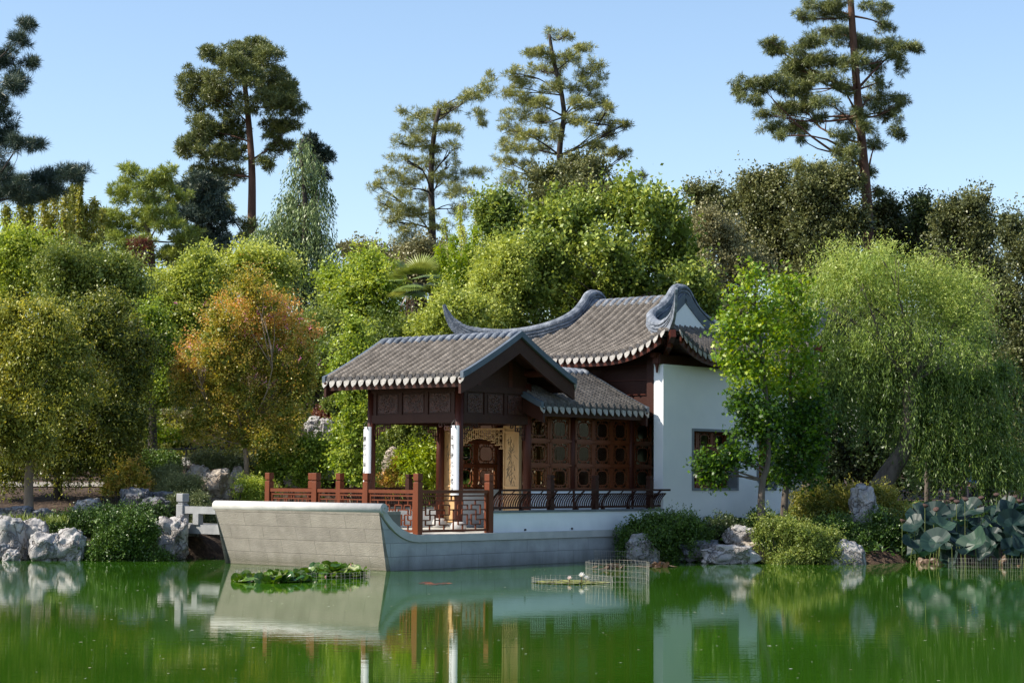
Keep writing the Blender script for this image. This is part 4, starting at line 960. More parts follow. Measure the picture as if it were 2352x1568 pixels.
tree('pine_tree', 'small very dark pine filling the gap behind the golden pine', 88, [(450, 640), (450, 560), (455, 470)], .2, .08,
     [(430, 440, 34, 26), (470, 440, 34, 30), (450, 490, 44, 30), (495, 500, 32, 30), (470, 545, 44, 30), (430, 590, 40, 24), (500, 570, 30, 26), (480, 610, 50, 24)],
     'pinedark', 'barkdark', 14, fol='tuft', nd=13, ln=.26, wd=.05, dens=24.0)
def dead(lv, rng, root): pass
tree('dead_branch_pine', 'dead rust-red conifer patch below the golden pine', 78, [(325, 640), (322, 580)], .06, .03, [(322, 565, 22, 24), (318, 600, 22, 20)], 'redfol', 'barkdark', 15, fol='tuft', nd=9, ln=.22, wd=.03, dens=16.0)
tree('weeping_cedar', 'grey-green weeping cedar with long hanging foliage, right of the tall dense pine', 72,
     [(690, 760), (700, 600), (700, 450), (690, 340)], .22, .05,
     [(690, 345, 20, 26), (680, 385, 30, 28), (725, 390, 26, 30), (700, 430, 44, 34), (670, 470, 46, 30), (730, 470, 30, 40), (640, 520, 50, 30), (700, 530, 50, 40), (745, 560, 22, 44), (620, 560, 44, 30), (680, 590, 60, 36), (735, 620, 30, 40), (760, 620, 12, 40), (650, 600, 50, 30), (710, 660, 50, 40), (720, 720, 40, 40), (700, 320, 12, 14, 2), (600, 600, 50, 34), (650, 550, 60, 44), (690, 500, 60, 50), (720, 440, 34, 50), (755, 600, 24, 60), (640, 640, 70, 40)],
     'cedar', 'barkdark', 16, fol='strand', size=.14, n_per_m2=26, sp={'n': 6, 'core': .7}, length=(.4, 1.3), step=.085, aspect=.28, sway=.16, arch=.22)
tree('pine_tree', 'blue-green pine top showing behind the weeping cedar', 95, [(725, 620), (722, 400)], .16, .08, [(712, 335, 26, 18), (735, 365, 30, 18), (755, 360, 16, 12), (740, 395, 24, 14), (700, 360, 24, 20)],
     'pinedark', 'barkdark', 17, fol='tuft', nd=13, ln=.26, wd=.045, dens=20.8)
tree('pine_tree', 'sparse olive pine left of centre whose top branch reaches right', 98,
     [(995, 640), (993, 520), (990, 400), (998, 300), (1010, 250)], .24, .10,
     [(925, 258, 12, 7), (960, 268, 26, 14), (1000, 262, 34, 16), (1040, 245, 28, 12), (1075, 228, 24, 10), (1108, 215, 24, 15), (1090, 220, 22, 12), (1118, 198, 16, 14), (1125, 182, 12, 16), (1095, 262, 22, 12), (1110, 285, 14, 10), (950, 300, 30, 14), (1005, 295, 36, 14), (1050, 300, 22, 10), (920, 328, 22, 12), (960, 335, 32, 16), (1010, 340, 30, 14),
      (1045, 340, 16, 14), (930, 370, 36, 16), (975, 380, 34, 14), (1035, 375, 18, 14), (900, 405, 34, 16), (950, 415, 34, 18), (1010, 410, 28, 14), (1055, 410, 26, 14), (1095, 400, 30, 10), (870, 430, 26, 12), (920, 445, 36, 18), (975, 450, 26, 16), (1040, 440, 30, 16), (1070, 440, 26, 10), (885, 470, 26, 14), (930, 485, 34, 18),
      (985, 490, 24, 18), (1050, 480, 24, 16), (900, 510, 26, 18), (945, 525, 34, 18), (1010, 520, 20, 14), (925, 560, 36, 16), (970, 565, 26, 14)],
     'pineolive', 'barkdark', 18, fol='tuft', nd=12, ln=.27, wd=.026, dens=11.2, shell=.2, limb_from=(.25, 1), twigs=4)
tree('pine_tree', 'tall open olive pine with forked crown right of centre, seen over the oak', 104,
     [(1295, 600), (1290, 480), (1285, 350), (1295, 250), (1270, 130), (1262, 80)], .26, .08,
     [(1268, 78, 16, 14), (1300, 85, 18, 12), (1340, 110, 26, 14), (1215, 122, 14, 10), (1260, 125, 34, 14), (1310, 130, 26, 14), (1370, 150, 20, 16), (1230, 160, 26, 12), (1280, 160, 30, 14), (1345, 165, 30, 18), (1180, 170, 22, 16), (1210, 190, 30, 14), (1270, 200, 36, 16), (1340, 205, 34, 18), (1380, 180, 14, 14),
      (1165, 210, 18, 14), (1195, 230, 34, 14), (1250, 240, 36, 16), (1330, 240, 30, 14), (1375, 235, 28, 14), (1400, 245, 14, 12), (1180, 265, 30, 14), (1235, 280, 36, 16), (1320, 275, 26, 12), (1380, 275, 30, 14), (1420, 290, 22, 10), (1440, 285, 10, 8), (1170, 300, 26, 14), (1220, 315, 36, 16), (1275, 310, 20, 14), (1350, 300, 22, 10), (1395, 310, 22, 10),
      (1160, 335, 20, 14), (1200, 345, 34, 16), (1250, 345, 24, 16), (1370, 335, 26, 12), (1410, 350, 24, 10), (1440, 355, 16, 8), (1165, 375, 22, 16), (1215, 385, 24, 16), (1180, 420, 26, 22), (1190, 460, 26, 22), (1470, 402, 14, 8)],
     'pineolive', 'barkdark', 19, fol='tuft', nd=12, ln=.28, wd=.028, dens=13.2, shell=.2, limb_from=(.2, 1), twigs=4)
tree('pine_tree', 'tall dark pine with layered drooping branches against the sky at right', 84,
     [(1996, 620), (1992, 470), (1982, 350), (1968, 200), (1958, 60), (1950, -60)], .29, .13,
     [(1880, 10, 44, 14), (1850, 40, 26, 14), (1915, 35, 40, 14), (2010, 20, 36, 20), (2030, 60, 22, 16), (1905, 70, 40, 14), (1860, 90, 34, 12), (1945, 90, 34, 14), (1790, 110, 34, 12), (1770, 100, 20, 10), (1850, 130, 44, 14), (1985, 110, 30, 14), (2030, 100, 34, 10), (2075, 105, 30, 9), (2100, 110, 16, 9), (2050, 130, 26, 14), (2070, 150, 12, 16), (1820, 155, 44, 14), (1900, 140, 40, 16), (1960, 140, 28, 16), (2010, 150, 26, 16),
      (1710, 190, 24, 14), (1745, 195, 34, 14), (1790, 190, 36, 14), (1850, 180, 40, 14), (1905, 180, 30, 14), (2015, 190, 24, 14), (1700, 215, 18, 12), (1730, 225, 24, 10), (1830, 210, 40, 12), (1940, 200, 26, 14), (2000, 230, 30, 16), (2045, 225, 30, 12), (2065, 240, 12, 14), (1760, 265, 22, 12), (1800, 255, 34, 14), (1850, 240, 40, 14), (1895, 235, 30, 14), (1780, 290, 30, 16), (1830, 285, 34, 16), (1790, 315, 16, 12), (1835, 315, 12, 12), (1880, 275, 22, 14),
      (1945, 270, 28, 16), (1975, 260, 20, 16), (2030, 260, 26, 14), (2060, 285, 16, 20), (2070, 310, 10, 12), (1940, 310, 24, 20), (2000, 290, 20, 14), (1930, 345, 22, 20), (1960, 350, 24, 18), (2010, 330, 20, 14), (1955, 390, 26, 16), (1965, 420, 22, 16), (2000, 400, 14, 12), (2015, 440, 14, 10)],
     'pine', 'barkred', 20, fol='tuft', nd=14, ln=.25, wd=.026, dens=20.8, droop=.75, limb_from=(.25, 1), twigs=2)
tree('pine_tree', 'olive pine crown peeping over the dark oaks, left of the tall right-hand pine', 96, [(1870, 600), (1868, 420)], .2, .1, [(1830, 385, 18, 14), (1855, 395, 24, 16), (1890, 388, 20, 14), (1875, 405, 30, 14)],
     'pineolive', 'barkred', 21, fol='tuft', nd=14, ln=.3, wd=.03, dens=17.6)
# ---------------- broadleaf masses on the hill
def B(name, label, Y, trunk, lobes, leaf, seed, size, cat='tree', bark='barkdark', r0=.2, r1=.07, **kw):
    kw.setdefault('cover', 1.9); kw['tint0'] = kw.get('tint0', .5)+random.Random(seed*7).uniform(-.10, .10)
    return tree(name, label, Y, trunk, r0, r1, lobes, leaf, bark, seed, cat=cat, size=size, **kw)
OG = None
B('oak_tree', 'dark olive oak on the hill directly below the small olive pine', 84, [(1800, 800), (1800, 600)], [(1760, 420, 44, 34), (1720, 470, 50, 46), (1790, 470, 50, 46), (1740, 540, 60, 50), (1810, 550, 50, 50), (1770, 620, 70, 50), (1830, 620, 50, 60)], 'oak', 31, .15, clump=.42)
B('oak_tree', 'broad rounded olive oak standing left of the tall right-hand pine trunk', 82, [(1900, 800), (1900, 560)], [(1890, 425, 50, 34), (1850, 455, 46, 40), (1930, 440, 44, 44), (1890, 490, 70, 50), (1940, 520, 54, 50), (1870, 560, 60, 54), (1930, 600, 60, 60), (1885, 660, 70, 50)], 'oak', 32, .15, clump=.42, tint0=.58)
B('oak_tree', 'olive oak behind the grand persimmon crown, left end of the oak row', 90, [(1640, 760), (1640, 560)], [(1625, 460, 38, 30), (1600, 490, 34, 34), (1660, 500, 44, 40), (1620, 540, 50, 40), (1680, 560, 44, 50)], 'oak', 33, .16, clump=.42, tint0=.5)
B('oak_tree', 'pale beige-green oak between the persimmon and the dark oaks', 74, [(1650, 860), (1650, 700)], [(1620, 550, 44, 40), (1675, 560, 50, 44), (1600, 620, 50, 50), (1665, 640, 60, 50), (1710, 610, 40, 40), (1640, 700, 60, 44)], 'oaklight', 34, .12, clump=.4)
B('oak_tree', 'nearly black oak right of the tall pine trunk', 86, [(2050, 800), (2050, 600)], [(2030, 500, 46, 34), (2070, 510, 40, 40), (2010, 540, 44, 44), (2060, 570, 50, 50), (2110, 560, 44, 44), (2040, 630, 60, 50), (2120, 640, 50, 50)], 'oak', 35, .15, clump=.42, tint0=.3)
B('oak_tree', 'slim dark oak with a pointed top rising from the oak row', 84, [(2118, 760), (2118, 560)], [(2110, 465, 14, 22), (2130, 490, 20, 24), (2105, 510, 24, 26), (2140, 530, 26, 26), (2165, 500, 20, 30), (2155, 580, 40, 44)], 'darkgreen', 36, .15, clump=.4, tint0=.7)
B('oak_tree', 'large olive oak with a domed top near the right edge of the view', 80, [(2230, 900), (2230, 650)], [(2225, 480, 50, 34), (2190, 510, 40, 40), (2265, 520, 40, 40), (2220, 560, 60, 50), (2270, 600, 44, 60), (2200, 640, 60, 60), (2260, 690, 60, 60)], 'oak', 37, .14, clump=.42, tint0=.5)
B('oak_tree', 'dark oak cut by the right edge of the view, pond side', 66, [(2340, 1000), (2340, 800)], [(2330, 525, 34, 36), (2350, 600, 60, 60), (2320, 690, 56, 60), (2350, 780, 60, 60), (2310, 850, 56, 60), (2360, 900, 60, 70), (2320, 970, 60, 60), (2360, 1020, 60, 50)], 'oak', 38, .115, clump=.38, tint0=.32)
B('oak_tree', 'round-topped olive oak in front of the tall forked pine', 92, [(1310, 640), (1310, 480)], [(1310, 395, 60, 40), (1255, 430, 44, 44), (1360, 420, 40, 40), (1310, 460, 70, 50), (1240, 500, 44, 50), (1400, 450, 34, 34), (1290, 530, 60, 50)], 'oak', 39, .16, clump=.42, tint0=.62)
def shoots(lv, rng, root):
    for px, py, h, Y_ in ((1270, 420, 70, 62), (1450, 400, 70, 61), (1510, 425, 60, 62), (1545, 440, 70, 61), (1395, 450, 60, 62), (1350, 470, 50, 61), (1230, 470, 50, 61), (1300, 480, 50, 60), (1575, 500, 60, 61), (1480, 440, 60, 60), (1425, 420, 50, 62), (1160, 560, 40, 62)):
        m_ = 150; t = rng.random(m_); P = np.array([at(px+(1-q)*rng.normal()*6, py+q*h, Y_) for q in t])+rng.normal(size=(m_, 3))*.10
        d = unit(rng.normal(size=(m_, 3))+np.array([0, 0, .3])); s_ = unit(np.cross(d, rng.normal(size=(m_, 3)))); V, T = quads(P, d, s_, .17, .12, .55+rng.normal(size=m_)*.2); lv.add(V, T)
B('persimmon_tree', 'huge glossy-leaved tree filling the view above the pavilion roofs', 61, [(1400, 1000), (1400, 760), (1410, 600)],
  [(1280, 500, 50, 44), (1370, 490, 60, 44), (1450, 490, 60, 50), (1530, 510, 46, 50), (1230, 560, 56, 44), (1320, 570, 70, 50), (1420, 570, 70, 54), (1520, 580, 60, 54), (1170, 620, 50, 40), (1250, 640, 70, 50), (1350, 650, 80, 54), (1460, 650, 80, 54), (1560, 650, 50, 50), (1130, 680, 40, 40), (1200, 700, 70, 44), (1310, 715, 80, 50), (1430, 715, 80, 50), (1540, 720, 60, 50), (1150, 740, 50, 34), (1610, 720, 40, 50), (1240, 770, 70, 40), (1400, 780, 90, 40), (1580, 790, 70, 50)],
  'persimmon', 40, .15, clump=.42, aspect=.68, extra=shoots, cover=1.7, bark='bark')
B('citrus_tree', 'yellow-green rounded tree at the left flank of the huge glossy tree', 58, [(1150, 960), (1150, 760)], [(1170, 580, 36, 30), (1135, 620, 40, 34), (1120, 670, 40, 40), (1160, 690, 40, 50), (1110, 730, 36, 36), (1180, 640, 30, 40)], 'locust', 41, .10, clump=.34)
B('leafy_tree', 'slender tree with loose leaves rising between the two olive pines', 64, [(1165, 700), (1165, 480)], [(1150, 475, 34, 26), (1120, 500, 26, 24), (1180, 500, 26, 30), (1140, 540, 34, 26)], 'persimmon', 42, .14, clump=.4, cover=.9, r0=.08, r1=.03)
def bamb(label, Y, culms, seed, leaf, size=.16, cover=1., cat='bamboo'):
    rng = np.random.default_rng(seed); px0, py0 = culms[0][:2]; c0 = at(px0, py0, Y); b_ = np.array([c0[0], c0[1], gz(c0[0], c0[1])]); root = empty('bamboo_clump', b_, label=label, cat=cat)
    mb = MB(); lv = Leaves()
    for (x0, y0, x1, y1, rx) in culms:
        dY = rng.uniform(-1.2, 1.2); p = at(x0, y0, Y+dY); q = at(x1, y1, Y+dY); mid = (p+q)/2; mid[0] += (p[0]-q[0])*.25
        pl = smooth_path([p, mid, q], 6); mb.tube([tuple(v-b_) for v in pl], [.04, .04]+[.03]*(len(pl)-3)+[.008], 5)
        m_ = int(1100*cover); t = rng.random(m_)**.8; P = np.array([on_path(pl, .12+.88*k) for k in t]); w_ = rx*Y/FPX*(1.15-.75*t)
        P = P+unit(rng.normal(size=(m_, 3)))*(w_*rng.random(m_)**.6)[:, None]; P[:, 2] -= np.abs(w_*rng.normal(size=m_)*.3)
        d = unit(rng.normal(size=(m_, 3))*.8+np.array([0, 0, -.8])); s_ = unit(np.cross(d, rng.normal(size=(m_, 3))))
        V, T = quads(P, d, s_, size*(.7+.6*rng.random(m_)), size*.28, np.repeat(.5+rng.normal()*.15, m_)+rng.normal(size=m_)*.13); lv.add(V, T)
    mb.build('culms', 'barktan', root); lv.build('foliage', leaf, root); return root
bamb('tall golden bamboo grove at the left, in front of the golden pine', 72, [(x, 640, x+dx, y, 30) for x, dx, y in ((20, -5, 470), (45, 5, 450), (70, 0, 455), (95, 8, 440), (120, 6, 430), (140, 12, 440), (165, 8, 420), (185, 10, 470), (205, 14, 455), (225, 8, 480), (60, 0, 500), (110, 0, 490), (150, 0, 500), (190, 4, 510), (30, 0, 520), (90, 0, 540), (215, 6, 540), (140, 0, 550), (175, 0, 560), (10, 0, 540))]+[(183, 560, 184, 405, 7), (163, 560, 165, 425, 7)], 43, 'bamboo', .17, 1.25)
bamb('bright lime bamboo arching in tiers between the palm and the huge glossy tree', 62, [(x, 800, x2, y, 34) for x, x2, y in ((1040, 1010, 560), (1060, 1040, 540), (1080, 1075, 560), (1050, 1030, 610), (1085, 1090, 520), (1045, 985, 590), (1075, 1060, 640), (1060, 1060, 580), (1070, 1100, 600))], 44, 'lime', .15, 1.3)
bamb('slender feathery bamboo behind the lime bamboo tiers', 76, [(x, 640, x2, y, 22) for x, x2, y in ((1060, 1055, 470), (1090, 1095, 450), (1120, 1130, 430), (1030, 1020, 500), (1110, 1100, 470), (1075, 1060, 520))], 45, 'locust', .15, .5)
B('leafy_tree', 'bright green leafy tree left of the palm', 60, [(830, 1000), (830, 800)], [(830, 620, 44, 30), (790, 650, 40, 36), (870, 660, 44, 36), (830, 690, 60, 40), (880, 715, 34, 30), (780, 720, 44, 40), (850, 750, 60, 40), (900, 770, 26, 24)], 'bright', 46, .12, clump=.38)
B('oak_tree', 'small dull olive oak on the skyline between cedar and sparse pine', 88, [(860, 760), (860, 640)], [(820, 580, 26, 16), (860, 600, 34, 22), (900, 590, 34, 24), (940, 600, 40, 24), (900, 640, 50, 30), (990, 580, 34, 24), (1030, 600, 30, 28), (960, 640, 44, 30)], 'oaklight', 47, .15, clump=.4, tint0=.35)
B('leafy_tree', 'light green feathery tree directly behind the left roof wing of the hall', 55, [(1010, 1000), (1010, 820)], [(1030, 690, 26, 22), (1020, 735, 24, 24), (1040, 720, 34, 34), (1000, 760, 54, 34), (1060, 770, 44, 30), (1080, 720, 30, 30)], 'locust', 48, .10, clump=.34)
B('dark_laurel', 'dark green laurel below the palm, left of the hall roof', 56, [(880, 1000), (880, 860)], [(860, 800, 60, 36), (920, 810, 50, 34), (800, 820, 44, 40), (960, 820, 40, 30), (860, 860, 70, 36)], 'midgreen', 49, .10, clump=.36, tint0=.35)
B('locust_tree', 'pale yellow-green locust below the weeping cedar', 66, [(590, 900), (590, 700)], [(560, 610, 40, 24), (610, 605, 40, 26), (650, 620, 30, 24), (510, 625, 40, 24), (560, 650, 54, 30), (630, 660, 50, 30), (480, 660, 40, 30)], 'locust', 50, .125, clump=.38, tint0=.55)
B('locust_tree', 'pale yellow-green locust right of the bamboo, behind the crape myrtle', 64, [(430, 900), (430, 760)], [(470, 610, 34, 20), (430, 640, 44, 28), (380, 650, 40, 30), (440, 690, 60, 34), (370, 700, 50, 36), (330, 720, 40, 34), (420, 750, 60, 36)], 'locust', 51, .12, clump=.38, tint0=.45)
B('leafy_tree', 'sunlit bright green tree at the left edge below the dark pine branch', 62, [(40, 900), (40, 760)], [(30, 560, 44, 30), (75, 580, 34, 28), (15, 610, 50, 36), (70, 630, 44, 34), (30, 670, 54, 36), (95, 670, 34, 36)], 'bright', 52, .12, clump=.38, tint0=.6)
B('leafy_tree', 'muted green rounded tree between the bamboo and the near left trees', 60, [(200, 900), (200, 760)], [(160, 610, 44, 26), (220, 615, 50, 26), (280, 625, 44, 26), (130, 650, 44, 34), (200, 660, 60, 34), (280, 670, 54, 34), (170, 710, 60, 34), (260, 720, 60, 34)], 'midgreen', 53, .11, clump=.38, tint0=.6)
B('leafy_tree', 'fresh green upright tree between the near left trees and the crape myrtle', 54, [(350, 1000), (350, 800)], [(350, 740, 36, 36), (320, 780, 34, 34), (370, 800, 36, 40), (340, 850, 44, 40), (390, 880, 30, 34), (350, 910, 40, 30)], 'bright', 54, .10, clump=.34, cover=1.7)
B('leafy_tree', 'shaded green tree right of the crape myrtle, under the weeping cedar', 58, [(730, 1000), (730, 860)], [(740, 760, 44, 40), (700, 790, 44, 40), (770, 800, 40, 40), (730, 835, 50, 36), (700, 870, 40, 28)], 'midgreen', 55, .10, clump=.36, tint0=.5)
B('back_wood', 'tall dark trees filling the skyline gap behind the willow and hall roof', 78, [(1750, 1000), (1750, 800)], [(1700, 760, 90, 80), (1820, 760, 90, 80), (1940, 760, 90, 80), (2060, 760, 90, 80), (2180, 760, 90, 80), (1750, 880, 90, 80), (1880, 880, 90, 80), (2010, 880, 90, 80), (2140, 880, 90, 80), (1600, 800, 80, 80), (2300, 800, 80, 80)], 'oak', 60, .17, clump=.6, cover=1.3, tint0=.35, sp=None)
# dark back wood closing the view behind the garden
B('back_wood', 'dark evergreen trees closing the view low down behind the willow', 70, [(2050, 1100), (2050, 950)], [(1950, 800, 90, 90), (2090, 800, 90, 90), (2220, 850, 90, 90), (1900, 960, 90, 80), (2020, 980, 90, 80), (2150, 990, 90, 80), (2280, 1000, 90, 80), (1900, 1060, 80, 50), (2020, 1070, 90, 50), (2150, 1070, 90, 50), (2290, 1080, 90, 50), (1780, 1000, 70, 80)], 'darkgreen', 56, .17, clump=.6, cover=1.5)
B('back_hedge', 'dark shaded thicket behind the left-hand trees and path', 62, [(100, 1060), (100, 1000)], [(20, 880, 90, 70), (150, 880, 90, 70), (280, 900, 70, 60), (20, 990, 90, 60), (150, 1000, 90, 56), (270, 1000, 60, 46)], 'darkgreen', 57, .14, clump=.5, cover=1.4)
B('back_hedge', 'green thicket on the slope behind the pavilion deck', 58, [(900, 1100), (900, 1040)], [(880, 960, 60, 60), (960, 960, 60, 60), (900, 1040, 60, 50), (980, 1040, 50, 50), (1060, 980, 60, 60), (1140, 980, 70, 60), (1080, 1070, 70, 50), (1180, 1070, 70, 50), (1240, 1000, 60, 70), (1330, 1020, 60, 60)], 'midgreen', 58, .10, clump=.42, cover=1.3, tint0=.5)
B('leafy_tree', 'green tree seen through the pavilion between its columns', 54, [(975, 1110), (965, 1020), (960, 960)], [(920, 985, 34, 26), (965, 990, 34, 28), (900, 1020, 26, 30), (1000, 1010, 30, 30)], 'midgreen', 59, .09, clump=.3, bark='barktan', r0=.07, r1=.03, tint0=.6)
# ---------------- near trees
B('shade_tree', 'broad tree on the left bank just outside the picture, shading the shore', 45.5, [(-150, 1190), (-150, 1000)], [(-150, 900, 90, 60), (-90, 930, 60, 50), (-210, 930, 70, 60), (-140, 980, 80, 50)], 'zelkova', 68, .10, clump=.34, cover=1.6)
B('zelkova_tree', 'near yellow-tinged tree at the left edge with a pale straight trunk', 46.5, [(66, 1190), (66, 1100), (74, 1020)],
  [(30, 730, 50, 36), (90, 740, 50, 34), (20, 800, 60, 44), (90, 810, 60, 46), (150, 800, 44, 44), (30, 880, 60, 50), (100, 890, 60, 50), (20, 960, 50, 44), (90, 970, 56, 40), (50, 1020, 50, 24), (150, 880, 44, 46)],
  'zelkova', 61, .095, bark='barktan', r0=.125, r1=.09, clump=.30, dr=.6, tint0=.60, droop=.7, aspect=.42, cover=1.9, ragged=.5)
B('zelkova_tree', 'near spreading dark green tree with a shaded trunk, right of the yellow-tinged tree', 48.6, [(132, 1175), (134, 1100), (150, 1020)],
  [(200, 720, 44, 30), (255, 715, 40, 30), (180, 770, 50, 40), (250, 780, 54, 40), (310, 790, 36, 36), (190, 850, 54, 44), (270, 860, 54, 44), (320, 880, 34, 40), (190, 930, 54, 44), (270, 940, 54, 44), (180, 1000, 60, 44), (260, 1010, 56, 44), (310, 960, 40, 40), (200, 1060, 60, 34), (120, 1050, 50, 34), (270, 1060, 40, 26), (20, 1060, 50, 26)],
  'zelkova', 62, .095, bark='barkdark', r0=.13, r1=.08, clump=.30, tint0=.30, dr=.6, droop=.6, aspect=.42, cover=1.9, ragged=.5)
def myrtle(lv, rng, root):
    fl = Leaves(); ns = 46; q = np.array([at(px_, py_, 48.2+rng.random()*.6) for px_, py_ in zip(585+rng.normal(size=ns)*75, 690+rng.random(ns)**1.5*200)]); q = np.repeat(q, 10, 0)+rng.normal(size=(ns*10, 3))*.035
    d = unit(rng.normal(size=q.shape)); V, T = quads(q, d, unit(np.cross(d, rng.normal(size=q.shape))), .035, .03, rng.random(len(q))); fl.add(V, T); fl.build('blossoms', 'pinkflower', root)
    for px, py, rx, ry, k in ((590, 700, 60, 44, 1), (520, 730, 60, 50, 1), (650, 720, 50, 50, 1), (700, 770, 34, 50, 1), (560, 760, 90, 50, 1), (460, 800, 50, 40, 1), (430, 840, 40, 40, 1)):
        broad(lv, rng, lobes_world([(px, py, rx, ry)], 49, .6), .075, cover=.55, clump=.25, tint0=.88, inner=False)
B('crape_myrtle', 'crape myrtle with orange and yellow autumn leaves on a bare pale trunk', 49, [(566, 1118), (566, 1060), (560, 1000)],
  [(585, 690, 44, 44), (540, 720, 50, 44), (630, 725, 50, 44), (500, 760, 50, 44), (580, 770, 60, 50), (660, 780, 50, 50), (455, 810, 50, 40), (530, 830, 60, 50), (620, 840, 60, 50), (685, 830, 36, 46), (420, 850, 36, 34), (470, 880, 54, 44), (560, 900, 60, 50), (650, 900, 50, 46), (690, 890, 24, 34), (430, 915, 34, 30), (500, 950, 56, 44), (590, 970, 60, 44), (670, 970, 44, 40), (465, 985, 34, 24), (540, 1010, 46, 24), (615, 1015, 40, 22)],
  'crape', 63, .066, bark='barktan', r0=.085, r1=.06, clump=.25, tint0=.42, cover=.85, extra=myrtle, twigs=6, ragged=.5, dr=.6)
B('young_tree', 'slim light green young tree just left of the pavilion front column', 47, [(806, 1130), (808, 1000), (812, 900)],
  [(812, 770, 16, 26), (820, 810, 26, 28), (800, 850, 26, 28), (830, 880, 30, 30), (805, 920, 30, 34), (835, 950, 30, 34), (800, 990, 34, 36), (835, 1030, 30, 34), (800, 1060, 34, 30), (830, 1090, 28, 20)],
  'bright', 64, .085, bark='barktan', r0=.04, r1=.02, clump=.26, tint0=.58, cover=1.25, aspect=.7)
B('young_tree', 'staked young green tree left of the slim one, above the balustrade posts', 49, [(722, 1110), (722, 1040)], [(692, 1030, 26, 18), (735, 1035, 26, 16), (690, 1060, 30, 22), (735, 1065, 30, 22), (700, 1090, 34, 18)],
  'bright', 65, .085, bark='barktan', r0=.035, r1=.02, clump=.26, tint0=.38, cover=1.5, aspect=.7)
B('lime_shrub', 'glowing lime-yellow young tree seen through the pavilion front opening', 46.8, [(978, 1135), (975, 1080)], [(985, 1030, 18, 20), (960, 1060, 30, 20), (985, 1065, 26, 26), (945, 1080, 24, 14), (975, 1095, 34, 16)],
  'lime', 66, .12, bark='barktan', r0=.03, r1=.015, clump=.24, tint0=.72, cover=1.5, aspect=.32, droop=.8, inner=False)
def star(lv, rng, W_, size, cover, tint0, clump=.30):
    """five-lobed sweetgum leaves: four blades from one point"""
    global NLEAF
    for c, r, k in W_:
        area = 4*math.pi*((r[0]*r[1])**1.6/3+(r[0]*r[2])**1.6/3+(r[1]*r[2])**1.6/3)**(1/1.6)
        nl = int(area/(size*size*1.1)*cover*k); nc = max(5, int(area/(clump*clump*1.7)*1.5)); per = max(3, nl//nc)
        D = unit(rng.normal(size=(nc, 3))); rad = (.45+.55*rng.random(nc)**.5)*(1+lump(D, rng.random()*40)); C = c+D*r*rad[:, None]; ct = tint0+rng.normal(size=nc)*.13
        P = np.repeat(C, per, 0)+rng.normal(size=(nc*per, 3))*clump*.45; n = len(P); ax = unit(rng.normal(size=(n, 3))+np.array([-.3, -.3, .6])); e1 = unit(np.cross(ax, rng.normal(size=(n, 3)))); e2 = np.cross(ax, e1)
        t = np.repeat(ct, per)+rng.normal(size=n)*.12; sz = size*(.7+.5*rng.random(n))
        for a_ in (-1.75, -.85, 0, .85, 1.75):
            d = e1*math.cos(a_)+e2*math.sin(a_); s_ = e2*math.cos(a_)-e1*math.sin(a_); f_ = 1 if abs(a_) < 1 else .8
            V, T = quads(P, d, s_, sz*.62*f_, sz*.27, t); lv.add(V, T); NLEAF += n
GUM = [(1735, 640, 24, 32), (1790, 650, 24, 30), (1830, 660, 26, 30), (1720, 690, 40, 30), (1780, 700, 44, 36), (1830, 710, 36, 36), (1700, 740, 44, 34), (1760, 760, 50, 40), (1820, 770, 44, 40), (1670, 770, 34, 22), (1850, 760, 26, 36), (1720, 810, 50, 34), (1790, 830, 54, 40), (1850, 830, 30, 40), (1690, 850, 34, 22), (1740, 880, 50, 34), (1810, 890, 54, 40), (1860, 880, 26, 36)]
GUM2 = [(1700, 925, 32, 22), (1750, 940, 50, 34), (1820, 950, 54, 40), (1870, 960, 34, 36), (1725, 985, 36, 26), (1770, 1000, 50, 34), (1840, 1020, 50, 36), (1880, 1030, 30, 36), (1800, 1060, 40, 22), (1860, 1080, 40, 22), (1680, 1045, 18, 9), (1652, 1068, 14, 7), (1640, 1095, 8, 11), (1615, 1060, 9, 6), (1712, 1050, 22, 11), (1790, 1095, 26, 12)]
def gum(label, seed, Y, trunk, L1, L2, r0):
    rng = np.random.default_rng(seed); T_ = [at(q[0], q[1], Y) for q in trunk]; g_ = gz(T_[0][0], T_[0][1]); T_[0][2] = g_-.05; b_ = T_[0].copy()
    root = empty('sweetgum_tree', b_, label=label, cat='tree'); mb = MB(); tp = smooth_path(T_, 5); trunk_mesh(mb, [p-b_ for p in tp], r0, .02)
    lv = Leaves()
    for LL, t0, cv in ((L1, .62, 1.0), (L2, .16, 1.35)):  # lower lobes get a darker tint, painting in the shade under the crown
        W_ = lobes_world(LL, Y, .8); star(lv, rng, split_lobes(W_, rng, 6), .10, 2.6*cv, t0)
        for c, r, k in W_:
            zt = c[2]-.5*abs(c[0]-T_[-1][0])-.2; ts = np.linspace(.3, 1, 14); cand = [on_path(tp, t) for t in ts]; j = int(np.argmin([abs(q[2]-zt) for q in cand]))
            trunk_mesh(mb, [p-b_ for p in limb_path(cand[j], c, rng, .12, 5)], .03, .008, 5)
            for q in range(2): trunk_mesh(mb, [p-b_ for p in limb_path(c, c+unit(rng.normal(size=3))*r, rng, .1, 3)], .01, .004, 4)
    mb.build('trunk', 'bark', root, smooth=True); lv.build('crown', 'sweetgum', root); return root
gum('left-hand young sweetgum with yellow-green star leaves in front of the white wall', 71, 44.6, [(1748, 1192), (1750, 1120), (1765, 1050), (1760, 900), (1735, 700)], [l for l in GUM if l[0] < 1785], [l for l in GUM2 if l[0] < 1785], .105)
gum('right-hand sweetgum with a leaning trunk at the corner of the white wall', 72, 45.4, [(1797, 1190), (1806, 1110), (1820, 1050), (1815, 900), (1825, 700)], [l for l in GUM if l[0] >= 1785], [l for l in GUM2 if l[0] >= 1785], .10)
